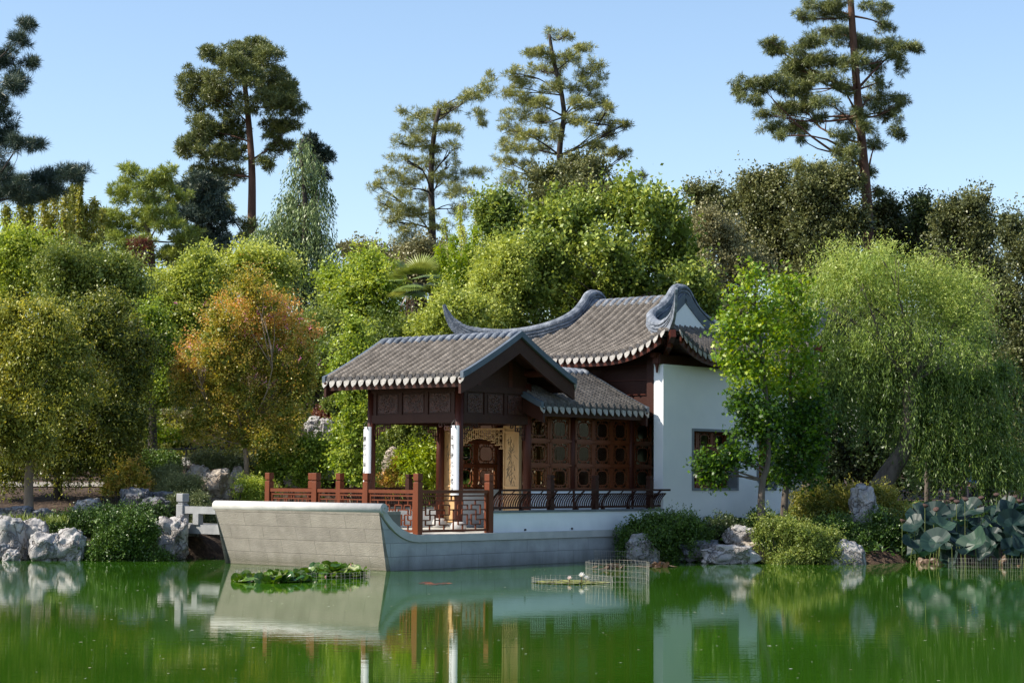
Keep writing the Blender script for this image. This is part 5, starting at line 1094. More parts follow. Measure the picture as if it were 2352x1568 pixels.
WIL = [(1940, 600, 30, 24), (2030, 600, 44, 30), (2110, 640, 44, 30), (2190, 650, 40, 30), (2245, 670, 26, 26), (1910, 640, 44, 34), (1980, 650, 60, 40), (2060, 680, 60, 44), (2150, 700, 60, 44), (2220, 730, 50, 44), (1890, 700, 40, 44), (1960, 730, 60, 50), (2050, 760, 70, 54), (2150, 790, 70, 54), (2230, 810, 56, 54)]
WIL2 = [(1900, 800, 40, 50), (1960, 830, 54, 54), (2050, 860, 64, 54), (2150, 880, 64, 54), (2240, 890, 60, 54), (2300, 860, 34, 50), (1930, 900, 50, 50), (2020, 940, 54, 44), (2120, 960, 64, 50), (2210, 970, 64, 50), (2290, 970, 50, 54), (2180, 1040, 70, 44), (2270, 1050, 64, 44), (2320, 1060, 40, 40), (2110, 1010, 44, 34)]
def willow_low(lv, rng, root): broad(lv, rng, lobes_world(WIL[:10], 50.3, .8), .11, cover=1.3, aspect=.22, clump=.42, tint0=.74, sprig=2.5, inner=False, up=.1); strands(lv, rng, lobes_world(WIL2, 50.5, .8), .115, n_per_m2=26, length=(.4, 1.3), step=.055, aspect=.20, tint0=.08, arch=.3); broad(lv, rng, lobes_world(WIL2, 51, .7), .10, cover=.9, aspect=.25, droop=.8, tint0=.15, clump=.4)  # lower leaves tinted dark: the willow's own shade put into leaf colour
tree('willow_tree', 'big weeping willow, bright green on top, with a thick leaning trunk by the pond', 50.5, [(1998, 1165), (2030, 1105), (2072, 1040), (2085, 990), (2090, 880)], .36, .16, WIL, 'willow', 'bark', 73, fol='strand', dr=.8,
     size=.10, n_per_m2=26, sp={'n': 5, 'core': .85}, length=(.25, .8), step=.05, aspect=.20, arch=.5, sway=.35, tint0=.50, extra=willow_low)
for i, (px, py0, py1, lab) in enumerate(((2130, 1125, 1040, 'thin shaded trunk of a small tree right of the willow trunk'), (2215, 1130, 1030, 'pale shaded tree trunk beside the person in the blue shirt'))):
    B('small_tree', lab, 55, [(px, py0), (px, py1)], [(px, 1010, 40, 30), (px+20, 1030, 30, 20)], 'midgreen', 74+i, .10, bark='bark', r0=.09, r1=.07, cover=1.2, tint0=.3)
# ---------------- palm
def palm():
    Y = 56.5; b_ = at(946, 830, Y); b_ = np.array([b_[0], b_[1], gz(b_[0], b_[1])]); top = at(960, 650, Y); root = empty('fan_palm', b_, label='fan palm with green fronds and a brown skirt, behind the left roof wing', cat='palm')
    rng = np.random.default_rng(80); mb = MB(); mb.tube([(0, 0, 0), tuple(top-b_)], [.2, .16], 10); mb.build('trunk', 'barkdark', root)
    lv = Leaves()
    for k in range(26):
        az = rng.random()*2*math.pi; el = rng.uniform(-.5, 1.2); d0 = np.array([math.cos(az)*math.cos(el), math.sin(az)*math.cos(el), math.sin(el)]); c = top+d0*.45
        s0 = unit(np.cross(d0, [0, 0, 1.])); n = 22; an = np.linspace(-1.15, 1.15, n)[:, None]
        d = unit(d0*np.cos(an)+s0*np.sin(an)+np.array([0, 0, -.25])); s_ = unit(np.cross(d, np.cross(d0, s0)+rng.normal(size=(n, 3))*.15))
        V, T = quads(np.repeat(c[None], n, 0), d, s_, .62, .05, np.full(n, .5+rng.normal()*.2)); lv.add(V, T)
    lv.build('fronds', 'palm', root); lv = Leaves(); n = 420
    P = top+np.stack([rng.normal(size=n)*.16, rng.normal(size=n)*.16, -.25-rng.random(n)*1.3], -1); d = unit(rng.normal(size=(n, 3))*.25+np.array([0, 0, -1.])); s_ = unit(np.cross(d, rng.normal(size=(n, 3))))
    V, T = quads(P, d, s_, .5, .06, .4+rng.normal(size=n)*.2); lv.add(V, T); lv.build('dead_skirt', 'withered', root)
palm()
# ---------------- shrubs
def shrub(name, label, Y, lobes, leaf, seed, size=.07, cat='shrub', spikes=0, group=None, fol='broad', **kw):
    sp = kw.pop('sp', 1); rng = np.random.default_rng(seed); W_ = lobes_world(lobes, Y, .9); c = W_[0][0]; b_ = np.array([c[0], c[1], max(gz(c[0], c[1]), 0)])
    root = empty(name, b_, label=label, cat=cat, group=group); lv = Leaves(); kw.setdefault('cover', 2.2); kw.setdefault('clump', .15)
    broad(lv, rng, split_lobes(W_, rng, 6, core=.82) if sp else W_, size, **kw)
    mb = MB()
    for c_, r, k in W_:
        for q in range(3):
            e = c_+unit(rng.normal(size=3)+np.array([0, 0, .6]))*r*.8; s0 = np.array([c_[0], c_[1], max(gz(c_[0], c_[1]), -.05)]); trunk_mesh(mb, [p-b_ for p in limb_path(s0, e, rng, .1, 4)], .018, .006, 5)
        for q in range(spikes):
            d0 = unit(rng.normal(size=3)*np.array([1, 1, .5])+np.array([0, 0, 1.])); st = c_+d0*r*.9; n = 26; t = rng.random(n)[:, None]
            P = st+d0*t*.38+rng.normal(size=(n, 3))*.02; d = unit(rng.normal(size=(n, 3))+d0*.7); s_ = unit(np.cross(d, rng.normal(size=(n, 3)))); V, T = quads(P, d, s_, size*.8, size*.4, .6+rng.normal(size=n)*.12); lv.add(V, T)
    mb.build('stems', 'barkdark', root); lv.build('foliage', leaf, root); return root
shrub('juniper_shrub', 'large dark green mounded shrub spilling over the pond edge in front of the left rocks', 43.2, [(300, 1235, 60, 44), (250, 1262, 44, 30), (330, 1262, 34, 26), (285, 1270, 70, 26), (225, 1280, 34, 14), (365, 1286, 26, 9), (290, 1205, 34, 24), (325, 1225, 24, 24)], 'juniper', 101, .06, spikes=5, cover=2.4, up=.6)
shrub('juniper_shrub', 'dark green mounded shrub against the white wall, left of the sweetgum trunks', 44.3, [(1530, 1215, 56, 34), (1480, 1235, 44, 34), (1580, 1225, 50, 34), (1530, 1255, 70, 34), (1450, 1255, 34, 20), (1610, 1250, 34, 26), (1560, 1275, 50, 20)], 'juniper', 102, .06, spikes=6, cover=2.4, up=.6)
shrub('dark_shrub', 'low dark shrub between the juniper mound and the pale stacked rocks', 45.0, [(1640, 1222, 34, 18), (1620, 1235, 30, 18), (1670, 1218, 24, 16)], 'darkgreen', 103, .06, tint0=.7)
shrub('loose_shrub', 'loose sunlit green shrub hanging to the water right of the stacked rocks', 43.7, [(1820, 1225, 50, 26), (1780, 1205, 34, 22), (1865, 1240, 50, 26), (1840, 1262, 50, 24), (1890, 1275, 44, 18), (1780, 1250, 30, 24), (1830, 1285, 54, 12), (1900, 1255, 34, 16), (1755, 1230, 24, 20)], 'midgreen', 104, .055, spikes=9, tint0=.62, cover=1.5, droop=.5, sp=1)
shrub('juniper_shrub', 'shadowed green shrub behind the loose sunlit one', 45.0, [(1750, 1225, 50, 34), (1930, 1230, 60, 40), (1980, 1250, 60, 34), (2040, 1255, 60, 30), (1950, 1270, 60, 24), (2060, 1275, 50, 18), (2030, 1215, 44, 30), (2080, 1245, 44, 34), (2095, 1280, 36, 16), (1760, 1265, 40, 24), (1730, 1280, 26, 14)], 'juniper', 105, .06, tint0=.35, spikes=2)
shrub('yellow_shrub', 'yellow-green sunlit shrub behind the standing rock', 46.4, [(1930, 1170, 40, 34), (2050, 1180, 44, 40), (1990, 1200, 50, 34), (2070, 1220, 44, 34), (1945, 1140, 28, 24), (1900, 1190, 30, 30), (2030, 1150, 34, 24)], 'yellowbush', 106, .06, tint0=.42, spikes=5, cover=1.6)
shrub('yellow_shrub', 'small olive bush beside the right end of the white wall', 46.2, [(1850, 1165, 34, 30), (1880, 1150, 26, 24), (1835, 1190, 34, 26)], 'yellowbush', 107, .055, tint0=.22, spikes=3)
shrub('leafy_bush', 'lit leafy bush in the shade at the right, behind the lotus', 52, [(2290, 1060, 34, 26), (2320, 1090, 40, 24), (2270, 1090, 30, 20)], 'bright', 108, .07, tint0=.35)
shrub('ground_shrub', 'dark low ground shrubs behind the left shore rocks', 44.8, [(190, 1200, 44, 18), (240, 1195, 40, 16), (140, 1215, 40, 20), (300, 1185, 34, 14), (200, 1218, 50, 16), (340, 1180, 30, 12)], 'juniper', 109, .06, tint0=.25)
shrub('rosemary_bush', 'rounded grey-green clipped bush on the slope above the footbridge', 48.3, [(385, 1098, 28, 13), (375, 1108, 22, 13), (402, 1094, 20, 10)], 'sage', 110, .035, cover=3, clump=.12)
shrub('rosemary_bush', 'rounded grey-green clipped bush just below the first one, by the tan boulders', 47.6, [(410, 1120, 34, 18), (390, 1128, 24, 12), (440, 1118, 20, 14)], 'sage', 111, .035, cover=3, clump=.12, tint0=.6)
shrub('rosemary_bush', 'clipped green bush directly behind the bridge post', 46.2, [(420, 1160, 34, 16), (450, 1152, 26, 14), (395, 1168, 26, 16), (450, 1175, 40, 14), (470, 1205, 50, 24)], 'sage', 112, .035, cover=3, clump=.12, tint0=.2)
shrub('green_shrub', 'deep green shrub behind the black handrail on the left slope', 51.5, [(345, 1065, 44, 24), (300, 1070, 34, 18), (385, 1075, 30, 18)], 'juniper', 113, .06, tint0=.75)
shrub('mixed_bush', 'sparse orange-tipped bush at the edge of the near trees, left slope', 47.6, [(275, 1100, 24, 24), (300, 1085, 22, 18), (262, 1120, 22, 14), (325, 1110, 16, 12)], 'crape', 114, .06, tint0=.45, cover=1.1)
shrub('green_shrub', 'bright green shrub at the foot of the crape myrtle', 47.4, [(590, 1118, 22, 16), (560, 1128, 26, 12), (612, 1125, 18, 12)], 'bright', 115, .05, tint0=.6)
shrub('green_shrub', 'dense green shrub left of the balustrade corner, on the slope', 49.5, [(625, 1065, 26, 22), (650, 1085, 34, 22), (610, 1090, 26, 16), (670, 1060, 24, 16)], 'bright', 116, .06, tint0=.4)
shrub('green_shrub', 'grey-green spreading shrub under the crape myrtle crown', 50, [(520, 1065, 40, 12), (470, 1062, 34, 10), (560, 1070, 30, 12)], 'sage', 117, .05, tint0=.5)
shrub('green_shrub', 'bright green bush between the rocks above the black handrail', 55, [(370, 1005, 26, 18), (395, 1015, 26, 14)], 'lime', 118, .06, tint0=.15)
shrub('green_shrub', 'olive ground-cover bush beneath the hillside rocks right of the crape myrtle', 53, [(740, 1035, 34, 14), (780, 1045, 30, 14), (700, 1045, 30, 14)], 'yellowbush', 119, .055, tint0=.35)
shrub('red_shrub', 'small rust-red bush on top of the hillside rocks', 56.5, [(745, 960, 20, 18), (755, 945, 16, 14)], 'redfol', 120, .06, tint0=.75)
shrub('leafy_bush', 'green leafy bush between the hillside rocks and the slim young tree', 52, [(760, 1075, 34, 20), (800, 1085, 30, 18), (720, 1090, 34, 16)], 'bright', 121, .07, tint0=.3)
shrub('orange_shrub', 'orange and yellow twiggy shrub in front of the rock seen through the pavilion', 46.9, [(905, 1090, 16, 22), (895, 1110, 18, 16), (915, 1070, 12, 14)], 'crape', 122, .06, tint0=.7, cover=.9)
shrub('brown_shrub', 'brownish ground bushes below the small rocks at upper left of the crape myrtle', 58, [(385, 965, 34, 10), (350, 980, 30, 12), (430, 975, 30, 14), (400, 990, 30, 12)], 'oaklight', 123, .07, tint0=.4)
shrub('green_shrub', 'dark green hillside bush above the pavilion balustrade, behind the young trees', 56, [(860, 1010, 40, 30), (800, 940, 40, 30), (880, 1080, 40, 26)], 'midgreen', 124, .085, tint0=.4)
shrub('hill_thicket', 'green thicket high on the slope behind the crape myrtle', 62, [(440, 930, 60, 34), (520, 940, 60, 40), (610, 930, 60, 40), (690, 880, 50, 40), (400, 890, 50, 34), (560, 1000, 60, 30)], 'midgreen', 125, .10, tint0=.45, clump=.3)
for (x0, x1, y0, y1, nn, lab, lf, t0) in ((3.5, 26, 44.0, 60, 70000, 'dark ivy ground cover under the willow and back trees', 'juniper', .3), (-3.8, 3, 52, 62, 22000, 'green ground cover on the slope behind the pavilion', 'midgreen', .45), (-22, -6, 53.5, 62, 26000, 'low mixed ground cover on the left hillside', 'yellowbush', .3)):
    rng = np.random.default_rng(nn); lv = Leaves(); X = rng.uniform(x0, x1, nn); Yy = rng.uniform(y0, y1, nn); Z = height(X, Yy)+rng.random(nn)*.22*(1+np.sin(X*1.7)*np.cos(Yy*1.3)); ok = Z > .2
    P = np.stack([X, Yy, Z], -1)[ok]; n = len(P); d = unit(rng.normal(size=(n, 3))+np.array([0, 0, .5])); s_ = unit(np.cross(d, rng.normal(size=(n, 3)))); V, T = quads(P, d, s_, .10+.07*rng.random(n), .08, t0+rng.normal(size=n)*.15); lv.add(V, T)
    lv.build('ground_cover', lf, None, kind='stuff', label=lab, cat='ground cover')
# grass tufts on the left shore rocks
rng = np.random.default_rng(130); lv = Leaves(); c = at(40, 1195, 43.8)
for k in range(900):
    pass
n = 420; P = np.array([at(px, 1196+abs(px-40)*.02, 43.9) for px in rng.uniform(-10, 150, n)])+np.stack([rng.normal(size=n)*.03, rng.normal(size=n)*.2, rng.normal(size=n)*.03], -1)
d = unit(rng.normal(size=(n, 3))*.7+np.array([.1, 0, 1.])); s_ = unit(np.cross(d, rng.normal(size=(n, 3)))); V, T = quads(P, d, s_, .12+.12*rng.random(n), .014, .5+rng.normal(size=n)*.2); lv.add(V, T)
lv.build('grass', 'midgreen', None, kind='stuff', label='grass tufts growing on top of the left shore rocks', cat='grass')
# ---------------- rocks
def rock(label, x0, x1, y0, y1, Y, m, seed, sub=4, rough=.32, group=None, ridg=.50, cat='rock', holes=0, taper=0., tilt=0):
    c = at((x0+x1)/2, (y0+y1)/2, Y); s = Y/FPX; rx, rz_ = (x1-x0)/2*s*1.12, (y1-y0)/2*s*1.12; ry = max(.6*rx, min(rx, rz_*1.3))
    import bmesh
    bm = bmesh.new(); bmesh.ops.create_icosphere(bm, subdivisions=sub+1, radius=1)
    rr = random.Random(seed); o3 = Vector((rr.random()*90, rr.random()*90, rr.random()*90)); hl = [Vector((rr.uniform(-.7, .7), -rr.uniform(.5, 1), rr.uniform(-.5, .6))).normalized() for _ in range(holes)]
    for v in bm.verts:
        p = v.co.copy(); q = p+o3
        k = 1+rough*noise.noise(q*1.3)+rough*.6*noise.noise(q*2.7)-ridg*.34*abs(noise.noise(q*2.1))+ridg*.10*noise.noise(q*6.5)-ridg*.10*abs(noise.noise(q*5.0))+.03*noise.noise(q*14)
        for h_ in hl: 
            dd = (p-h_).length
            if dd < .34: k -= .42*(1-(dd/.34)**2)
        # blocky, squared-off mass
        e = .74; p = Vector((math.copysign(abs(p.x)**e, p.x), math.copysign(abs(p.y)**e, p.y), math.copysign(abs(p.z)**e, p.z)))
        p = p*k*.95; f_ = 1-taper*(p.z+1)/2
        v.co = Vector((p.x*rx*f_, p.y*ry*f_, p.z*rz_))
    me = bpy.data.meshes.new('rock'); bm.to_mesh(me); bm.free()
    for p in me.polygons: p.use_smooth = True
    g_ = gz(c[0], c[1]); o = link('rock', me, m, None, label=label, cat=cat, group=group); o.location = c; o.rotation_euler = (0, R(tilt), random.Random(seed).uniform(-.1, .1))
    return o
RK = [('tall pale pitted rock at the far left shore', -20, 62, 1190, 1295, 43.3, 'rock', 1), ('pinkish pitted rock joined to the right of the far-left shore rock', 40, 108, 1200, 1295, 43.5, 'rock', 2),
      ('smooth rounded blue-grey boulder at the water, left shore', 72, 140, 1228, 1300, 42.9, 'rock', 3), ('rounded boulder half hidden by the large shore shrub', 128, 195, 1222, 1300, 43.0, 'rock', 4),
      ('small angular rock at the water line, lower left corner of the shore', -10, 26, 1250, 1285, 42.8, 'rockgrey', 5), ('small knobbly white rock at the water line left of the smooth boulder', 10, 48, 1262, 1296, 42.7, 'rock', 6),
      ('round hollowed pale rock alone on the shaded mulch', 176, 232, 1147, 1184, 45.6, 'rock', 7, dict(holes=3)), ('big dark grey craggy boulder above the large shore shrub', 278, 350, 1122, 1190, 46.2, 'rockgrey', 8),
      ('brown-grey block leaning on the right of the craggy boulder', 330, 388, 1140, 1188, 45.8, 'rockgrey', 9), ('flat grey slab rock lying on top behind the craggy boulder', 346, 414, 1129, 1156, 46.8, 'rockgrey', 10),
      ('eroded pale lake rock with a deep hole beside the footbridge', 352, 428, 1184, 1285, 43.9, 'rock', 11, dict(holes=3, rough=.35)), ('small pebble-like tan rock at the foot of the craggy boulder', 290, 304, 1165, 1184, 45.2, 'rockwarm', 12),
      ('tiny white rock left of the pebble-like tan rock', 268, 282, 1170, 1182, 45.2, 'rock', 13), ('low dark flat rock in the shade behind the pale trunk', -10, 78, 1162, 1196, 45.4, 'rockgrey', 14), ('low dark rock right of the pale trunk in the shade', 76, 122, 1170, 1196, 45.2, 'rockgrey', 15),
      ('split tan boulder with a dark cleft, left of the pair under the crape myrtle', 428, 484, 1068, 1142, 48.8, 'rockwarm', 16), ('large rounded tan boulder leaning left under the crape myrtle', 464, 534, 1074, 1152, 48.2, 'rockwarm', 17),
      ('grey tan boulder directly behind the crape myrtle trunk', 526, 566, 1078, 1140, 49.4, 'rockwarm', 18), ('low tan boulder right of the crape myrtle trunk', 556, 594, 1094, 1135, 49.5, 'rockwarm', 19),
      ('upper pale rock on the hillside beneath the rust-red bush', 702, 736, 958, 1000, 56, 'rock', 20), ('upright pale knob on the hillside right of the rust-red bush', 736, 768, 960, 998, 55.8, 'rock', 21), ('lower arched pale rock on the hillside', 716, 762, 988, 1022, 55, 'rock', 22),
      ('flat pale rock at the right of the hillside group', 752, 782, 985, 1008, 55.4, 'rock', 23), ('grey rock at the top of the slope, left of the crape myrtle crown', 372, 400, 936, 962, 60, 'rockwarm', 24), ('darker rock touching the right of the top slope rock', 396, 416, 934, 960, 60.3, 'rockgrey', 25),
      ('grey rock cluster stone half hidden left of the top slope bushes', 350, 378, 955, 990, 59, 'rockgrey', 26), ('pale stone block behind the upper black handrail', 284, 312, 1018, 1052, 56.5, 'rockwarm', 27), ('pale stone behind the right end of the black handrail', 432, 470, 1020, 1058, 55.5, 'rock', 28), ('tan stone under the handrail middle', 392, 436, 1036, 1062, 55, 'rockwarm', 29),
      ('low white slab rock left of the handrail end', 418, 456, 1050, 1075, 53, 'rock', 30), ('smooth grey rock above the balustrade, left of the slim young tree', 742, 790, 1072, 1100, 50, 'rock', 31), ('rough whitish rock right beside the smooth grey one above the balustrade', 782, 812, 1076, 1098, 50.2, 'rock', 32),
      ('brown boulder behind the left balustrade corner', 650, 692, 1085, 1120, 49.4, 'rockwarm', 33), ('tall pale pitted rock seen through the pavilion front', 878, 916, 1038, 1120, 48.2, 'rockwarm', 34), ('tan pitted rock at the foot of the tall one seen through the pavilion', 900, 938, 1078, 1122, 48.0, 'rockwarm', 35),
      ('white and grey streaked rock at the end of the stone hull', 1436, 1504, 1226, 1296, 44.0, 'rock', 36), ('dark jagged low rock right of the streaked one', 1566, 1656, 1240, 1288, 44.2, 'rockgrey', 37), ('upper pale rock of the stacked pile below the sweetgums', 1667, 1734, 1208, 1258, 44.6, 'rock', 38),
      ('rusty-edged rock in the middle of the stacked pile', 1682, 1748, 1245, 1284, 44.2, 'rockwarm', 39), ('long white rock at the waterline in front of the stacked pile', 1618, 1732, 1252, 1300, 43.5, 'rock', 40), ('smooth sloping pale rock sliding into the water left of the lotus', 1890, 2000, 1242, 1318, 43.7, 'rock', 41, dict(taper=.45, rough=.2, ridg=.3, tilt=20)),
      ('standing scholar rock, tall and deeply eroded, in the yellow shrub', 1956, 2012, 1122, 1215, 45.6, 'rock', 42, dict(holes=4, rough=.36)), ('dark rock at the water behind the wire, below the juniper mound', 1500, 1572, 1262, 1294, 44.3, 'rockgrey', 43), ('small pale rock at the foot of the crape myrtle', 540, 560, 1112, 1130, 47.2, 'rockwarm', 44),
      ('dark boulder at the pond edge left of the lotus bed', 2100, 2140, 1268, 1300, 45.2, 'rockgrey', 45)]
for r_ in RK:
    kw = r_[8] if len(r_) > 8 else {}
    rock(r_[0], r_[1], r_[2], r_[3], r_[4], r_[5], r_[6], r_[7], **kw)
# ---------------- black metal handrails on the slope
def handrail(label, pts, npost, two=.18, hgt=.95):
    P = [at(*p) for p in pts]; b_ = P[0].copy(); b_[2] = gz(b_[0], b_[1]); root = empty('metal_handrail', b_, label=label, cat='railing'); rl = MB()
    Q = [P[i]+(P[i+1]-P[i])*t for i in range(len(P)-1) for t in np.linspace(0, 1, 6)[:-1]]+[P[-1]]
    rl.tube([tuple(q-b_) for q in Q], .022, 6); rl.tube([tuple(q-b_-np.array([0, 0, two])) for q in Q], .018, 6); rl.build('rails', 'iron', root)
    for k in range(npost):
        q = on_path(Q, (k+.3)/npost); MB().tube([tuple(q-b_-np.array([0, 0, hgt])), tuple(q-b_)], .02, 6).build('post', 'iron', root)
handrail('black metal handrail sloping gently up, nearest on the left slope', [(280, 1038, 52), (370, 1032, 52), (450, 1030, 52.5)], 5)
handrail('upper black metal handrail sloping down to the right behind the nearest one', [(335, 1014, 55), (400, 1019, 55), (460, 1028, 55)], 3, .10)
handrail('short low black handrail beside the path above the rosemary bushes', [(325, 1096, 49.5), (365, 1092, 49.5)], 2, .08, .4)
handrail('long low black handrail along the pale path at the left', [(-20, 1090, 50), (120, 1092, 50), (240, 1092, 50)], 5, .10, .45)
handrail('distant black railing at the hill path above the hillside rocks', [(735, 922, 64), (800, 926, 64)], 3, .3, 1.0)
# ---------------- wire guards in the water
def wire(label, cx, cy, Y, rx, h, closed=True, n=44, a0=0, a1=2*math.pi, ry=None, post=False, lift=0.):
    c = at(cx, cy, Y); c[2] = 0; rx_ = rx*Y/FPX; ry = ry or rx_*.9; root = empty('wire_guard', c, label=label, cat='wire fence'); mb = MB(); rr = random.Random(int(cx))
    P = []
    for k in range(n+1):
        t = a0+(a1-a0)*k/n; P.append((rx_*math.cos(t)*(1+rr.uniform(-.02, .02)), ry*math.sin(t)))
    for x, y in P: mb.tube([(x, y, -.05), (x+rr.uniform(-.01, .01), y, h+rr.uniform(-.006, .01))], .0019, 4)
    for z in np.linspace(.04, h-.01, max(3, int(h/.075))): mb.tube([(x, y, z) for x, y in P], .0018, 4)
    mb.build('wire_mesh', 'wire', root); return root
wire('tall round wire guard standing in the pond off the hull end', 1418, 1345, 35.6, 71, .36, ry=.9)
wire('low wire guard round the flat yellow lily patch', 1315, 1338, 35.0, 92, .11, ry=.8)
wire('low wire guard round the leafy lily patches below the bow', 695, 1342, 36.2, 152, .15, n=80, ry=1.25)
wire('dark wire guard against the rock at the hull end', 1440, 1290, 43.2, 74, .28, n=40, a0=math.pi, a1=2*math.pi, ry=.2)
wire('wire guard at the foot of the lotus bed', 2290, 1310, 42.0, 110, .22, n=60, a0=math.pi, a1=2*math.pi, ry=.3)
# ---------------- water lilies
def disc(P, nrm, r, n=10, wav=.1, rng=None, cup=0.):
    """round leaf as a fan of quads; returns V (quads)"""
    nrm = unit(nrm); e1 = unit(np.cross(nrm, np.array([.3, .2, .9]))); e2 = np.cross(nrm, e1); ph = rng.random()*6
    rim = []
    for k in range(2*n+1):
        a_ = ph+2*math.pi*(k/(2*n))*.97; w_ = 1+.06*math.sin(3*a_+ph)+rng.normal()*.02; rim.append(P+(e1*math.cos(a_)+e2*math.sin(a_))*r*w_+nrm*(cup*r+wav*r*math.sin(a_*3+ph*2)))
    mid = [P+(q-P)*.5-nrm*cup*r*.28 for q in rim]; V = []
    for k in range(0, 2*n, 1): V += [mid[k], rim[k], rim[k+1], mid[k+1]]
    for k in range(0, 2*n, 2): V += [P, mid[k], mid[k+1], mid[k+2]]
    return np.array(V)
def flower(c, col, root, r=.085, seed=0, bud=False):
    rng = np.random.default_rng(seed); lv = Leaves(); n = 22; az = np.arange(n)*2.4; el = np.linspace(.35, 1.3, n) if not bud else np.full(n, 1.35)
    d = np.stack([np.cos(az)*np.cos(el), np.sin(az)*np.cos(el), np.sin(el)], -1); s_ = unit(np.cross(d, np.array([0, 0, 1.]))); V, T = quads(np.repeat(np.array(c)[None], n, 0), d, s_, r, r*.42, np.full(n, col)); lv.add(V, T); return lv.build('flower', 'petal', root)
def lily(label, cx, cy, Y, rx, ry, n, h, leaf, seed, flowers, rr=(.07, .13)):
    rng = np.random.default_rng(seed); c = at(cx, cy, Y); c[2] = 0; root = empty('water_lily', c, label=label, cat='water lily'); lv = Leaves()
    rx_ = rx*Y/FPX
    for k in range(n):
        a_ = rng.random()*6.28; q = rng.random()**.5; z = h*(1-q*q*.7)*rng.random(); P = c+np.array([math.cos(a_)*rx_*q, math.sin(a_)*ry*q, .012+z])
        nrm = np.array([0, 0, 1.])+rng.normal(size=3)*(.05 if z < .02 else .75); V = disc(P, nrm, rng.uniform(*rr), 7, .10 if z > .02 else .01, rng, .12 if z > .02 else 0); lv.add(V, np.full(len(V), .45+rng.normal()*.24))
    lv.build('pads', leaf, root)
    for i, (fx, fy, col, bud, fr_) in enumerate(flowers):
        p = at(fx, fy, Y); s0 = MB().tube([(p[0]-c[0], 0, 0), (p[0]-c[0], 0, p[2])], .008, 6).build('flower_stalk', M['bright'] if False else 'wood', root) if p[2] > .05 else None
        flower((p[0], c[1], max(p[2], .03)), col, root, fr_, seed+i, bud)
    return root
lily('leafy lily patch in front of the bow with one pink flower held high', 630, 1348, 35.0, 88, .62, 120, .13, 'lilypad', 201, [(611, 1322, .35, False, .10), (748, 1330, .2, True, .07)])
lily('taller leafy lily patch right below the bow corner', 762, 1328, 36.7, 80, .62, 130, .22, 'lilypad', 202, [(806, 1300, .2, True, .06)])
lily('flat yellow-green lily patch with three white flowers in the low wire guard', 1312, 1334, 35.2, 82, .5, 150, .012, 'lilyflat', 203, [(1336, 1324, 1., False, .09), (1346, 1330, 1., False, .08), (1308, 1330, .7, False, .07)], rr=(.05, .1))
lily('small withered lily clump inside the tall wire guard', 1400, 1306, 40.5, 40, .3, 26, .08, 'withered', 204, [], rr=(.05, .09))
lily('brownish lily leaves floating by the rock right of the tall wire guard', 1510, 1302, 41.5, 44, .3, 34, .05, 'withered', 205, [], rr=(.06, .1))
lily('few reddish submerged lily pads off the stone hull', 1000, 1343, 34.6, 34, .35, 9, .0, 'redfol', 206, [], rr=(.05, .09))
# floating specks and petals
rng = np.random.default_rng(210); lv = Leaves(); n = 1500; Yp = 18+26*rng.random(n)**.8; Xp = (rng.random(n)-.5)*Yp*.58
P = np.stack([Xp, Yp, np.full(n, .006)], -1); a_ = rng.random(n)*6.28; d = np.stack([np.cos(a_), np.sin(a_), np.zeros(n)], -1); s_ = np.stack([-np.sin(a_), np.cos(a_), np.zeros(n)], -1)
sz = .012+.045*rng.random(n)**4; V, T = quads(P, d, s_, sz, sz*.6, rng.random(n)); lv.add(V, T); lv.build('floating_debris', 'debris', None, kind='stuff', label='petals and leaf specks floating on the pond', cat='debris')
# ---------------- lotus bed
def lotus(i, px, py, Y, r, tilt, seed, pod, withered=False):
    rng = np.random.default_rng(seed); p = at(px, py, Y); base = np.array([p[0]+rng.normal()*.08, p[1]+.05, 0.]); root = empty('lotus_plant', base, label=LOT[2] if withered else (LOT[0] if pod else LOT[1]), cat='lotus', group='lotus plants in the bed at the right')
    nrm = np.array([tilt[0], tilt[1], 1.]); lv = Leaves(); V = disc(p, nrm, r, 14, rng.uniform(.08, .2) if not withered else .35, rng, rng.uniform(.12, .38) if not withered else -.5); lv.add(V, .42+rng.normal()*.2+.30*np.maximum(0, 1-np.linalg.norm(V-p, axis=1)/r*1.6)+np.repeat(rng.normal(size=len(V)//4)*.09, 4)+.25*(np.linalg.norm(V-p, axis=1)/r > .93)*rng.random(len(V))); lv.build('leaf', 'withered' if withered else 'lotus', root)
    mb = MB(); mb.tube([(0, 0, -.3), tuple((p-base)*np.array([.5, .5, .6])), tuple(p-base)], .009, 5)
    mb.build('stalk', 'lotusstalk', root)
    if pod:
        q = at(pod[0]+rng.normal()*5, pod[1]+abs(rng.normal())*9-2, Y+.35); m2 = MB(); m2.tube([(q[0]-base[0], q[1]-base[1]+.02, .2), tuple(q-base)], .007, 5); tl = Vector((rng.normal()*.3, -.25+rng.normal()*.3, 1)).normalized(); c = Vector(q-base)
        po = MB(); po.tube([c, c+tl*.035, c+tl*.07, c+tl*.085], [.012, .05, .072, .055], 12); m2.build('pod_stalk', 'lotusstalk', root); po.build('seed_pod', 'pod', root, smooth=True)
M['lotusstalk'] = mat('lotus_stalk', (.10, .14, .04), (.16, .18, .06), 5, .6); M['pod'] = mat('lotus_pod', (.035, .018, .014), (.12, .065, .05), 60, .7, .8, 80)
LOT = ['broad blue-green lotus leaf with a brown seed pod on its own stalk beside it', 'broad blue-green lotus leaf on a tall stalk without a pod', 'withered brown lotus leaf hanging low over the water']
rng = np.random.default_rng(300)
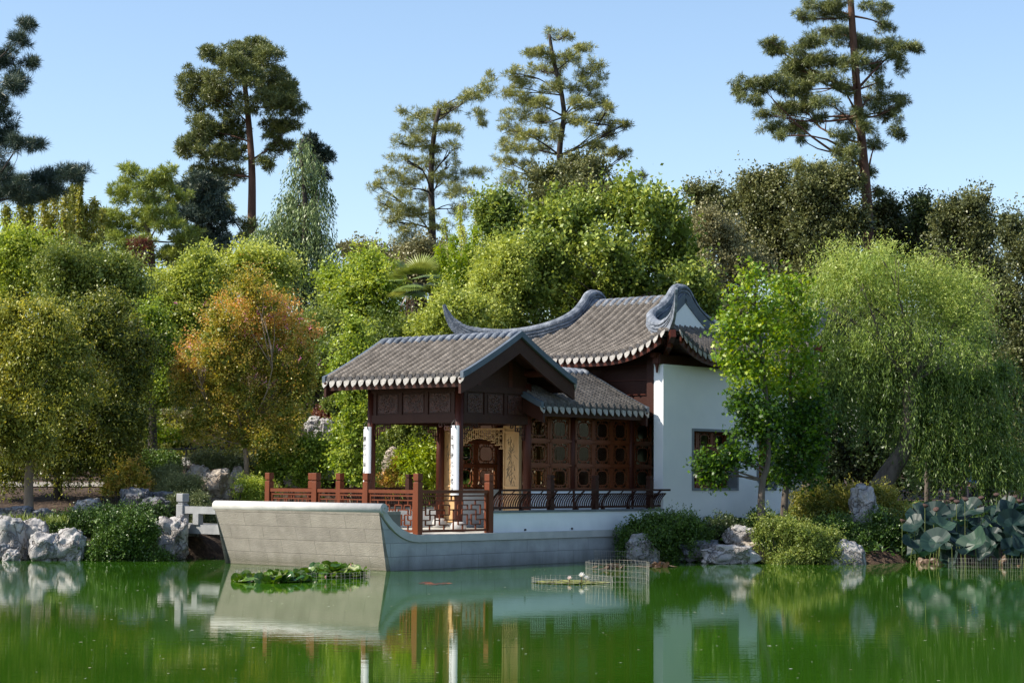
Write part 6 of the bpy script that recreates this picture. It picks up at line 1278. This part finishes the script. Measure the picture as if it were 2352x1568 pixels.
pods = [(2283, 1140), (2226, 1152), (2256, 1135), (2312, 1143), (2335, 1146), (2345, 1150), (2170, 1160), (2176, 1142), (2200, 1150), (2215, 1148), (2260, 1165), (2110, 1165), (2118, 1155), (2145, 1170), (2070, 1200), (2085, 1208), (2150, 1205), (2250, 1208), (2328, 1163), (2285, 1172), (2300, 1148), (2190, 1150), (2272, 1153), (2350, 1165)]
lp = [(2100, 1205, .30), (2145, 1185, .36), (2185, 1180, .32), (2225, 1170, .34), (2265, 1175, .34), (2310, 1170, .36), (2345, 1180, .34), (2120, 1235, .34), (2165, 1215, .36), (2205, 1205, .34), (2245, 1210, .36), (2290, 1200, .34), (2325, 1205, .36), (2352, 1220, .36), (2105, 1260, .30), (2150, 1245, .34), (2200, 1240, .36), (2240, 1250, .38), (2285, 1240, .34), (2320, 1245, .34), (2350, 1255, .34), (2275, 1265, .26), (2215, 1265, .26), (2180, 1280, .22), (2335, 1270, .26), (2370, 1200, .36), (2375, 1240, .36), (2365, 1165, .34), (2400, 1190, .36), (2400, 1230, .36)]
rl = np.random.default_rng(9)
lp += [(rl.uniform(2095, 2400), rl.uniform(1170, 1275), rl.uniform(.22, .34)) for _ in range(34)]
pods = pods[:15]
for i, (px, py, r) in enumerate(lp):
    lotus(i, px, py, 43.0+rng.random()*2.6-(py-1165)*.012, r*.95, (rng.normal()*.7, -.55+rng.normal()*.6), 301+i, pods[i] if i < len(pods) else None)
for i, (px, py) in enumerate(((2190, 1268), (2260, 1262), (2300, 1285), (2350, 1290), (2155, 1285), (2325, 1262), (2230, 1290), (2120, 1285))): lotus(i, px, py, 43.3+rng.random(), .16, (rng.normal(), rng.normal()-.5), 350+i, None, True)
# ---------------- garden post behind the right end of the wall
q = at(1822, 1190, 48.5); gp = empty('stone_gatepost', (q[0], q[1], gz(q[0], q[1])), R(20), label='pale square stone post just right of the white wall end', cat='post')
bevel(MB().box(-.16, .16, -.16, .16, -.1, 1.15).build('shaft', 'granite', gp), .015); MB().box(-.2, .2, -.2, .2, 1.15, 1.25).box(-.17, .17, -.17, .17, 1.25, 1.32).build('cap', 'granite', gp)
# ---------------- person in a blue shirt, half hidden by a trunk
def person():
    q = at(2232, 1112, 56.5); g_ = gz(q[0], q[1]); root = empty('person', (q[0], q[1], g_), R(200), label='person in a blue shirt standing in the shade behind a tree trunk at the right', cat='person')
    def skin(nm, V, E, Rr, m, lv=2):
        me = bpy.data.meshes.new(nm); me.from_pydata(V, E, []); o = link(nm, me, m, root); sk = o.modifiers.new('s', 'SKIN'); me.skin_vertices[0].data[0].use_root = True
        for v, r in zip(me.skin_vertices[0].data, Rr): v.radius = r if isinstance(r, tuple) else (r, r)
        ss = o.modifiers.new('u', 'SUBSURF'); ss.levels = lv; ss.render_levels = lv; return o
    V = [(0, 0, .95), (0, 0, 1.15), (0, 0, 1.38), (0, .01, 1.50), (0, 0, 1.60), (0, -.01, 1.70), (.10, 0, .90), (.11, -.01, .50), (.12, .02, .08), (.12, -.12, .04), (-.10, 0, .90), (-.11, -.01, .50), (-.12, .02, .08), (-.12, -.12, .04),
         (.20, 0, 1.40), (.26, .02, 1.13), (.25, -.08, .90), (-.20, 0, 1.40), (-.26, .02, 1.13), (-.25, -.08, .90)]
    E = [(0, 1), (1, 2), (2, 3), (3, 4), (4, 5), (0, 6), (6, 7), (7, 8), (8, 9), (0, 10), (10, 11), (11, 12), (12, 13), (2, 14), (14, 15), (15, 16), (2, 17), (17, 18), (18, 19)]
    Rr = [(.15, .10), (.13, .09), (.15, .10), .055, .09, .085, .085, .06, .045, .04, .085, .06, .045, .04, .06, .042, .032, .06, .042, .032]
    skin('body', V, E, Rr, 'skin')
    skin('shirt', [(0, 0, .93), (0, 0, 1.15), (0, 0, 1.40), (0, 0, 1.47), (.21, 0, 1.405), (.26, .02, 1.20), (-.21, 0, 1.405), (-.26, .02, 1.20)], [(0, 1), (1, 2), (2, 3), (2, 4), (4, 5), (2, 6), (6, 7)], [(.175, .13), (.16, .12), (.175, .13), .075, .075, .062, .075, .062], 'shirt')
    skin('trousers', [(0, 0, .98), (.10, 0, .88), (.11, -.01, .50), (.12, .02, .10), (-.10, 0, .88), (-.11, -.01, .50), (-.12, .02, .10)], [(0, 1), (1, 2), (2, 3), (0, 4), (4, 5), (5, 6)], [(.165, .12), .10, .075, .065, .10, .075, .065], 'trousers')
    skin('hair', [(0, .02, 1.74), (0, .05, 1.66)], [(0, 1)], [.095, .08], 'hair')
    for s in (-1, 1):
        hb = MB(); hp = Vector((s*.25, -.09, .88))
        for k in range(4): hb.tube([hp+Vector((s*0, (k-1.5)*.018, 0)), hp+Vector((0, (k-1.5)*.02-.01, -.05)), hp+Vector((-s*.01, (k-1.5)*.02-.02, -.085+.008*abs(k-1.2)))], [.009, .008, .006], 6)
        hb.tube([hp+Vector((0, -.035, .02)), hp+Vector((0, -.06, -.01)), hp+Vector((-s*.01, -.065, -.035))], [.01, .009, .007], 6); hb.build('hand', 'skin', root, smooth=True)
person()
print('LEAVES', NLEAF)
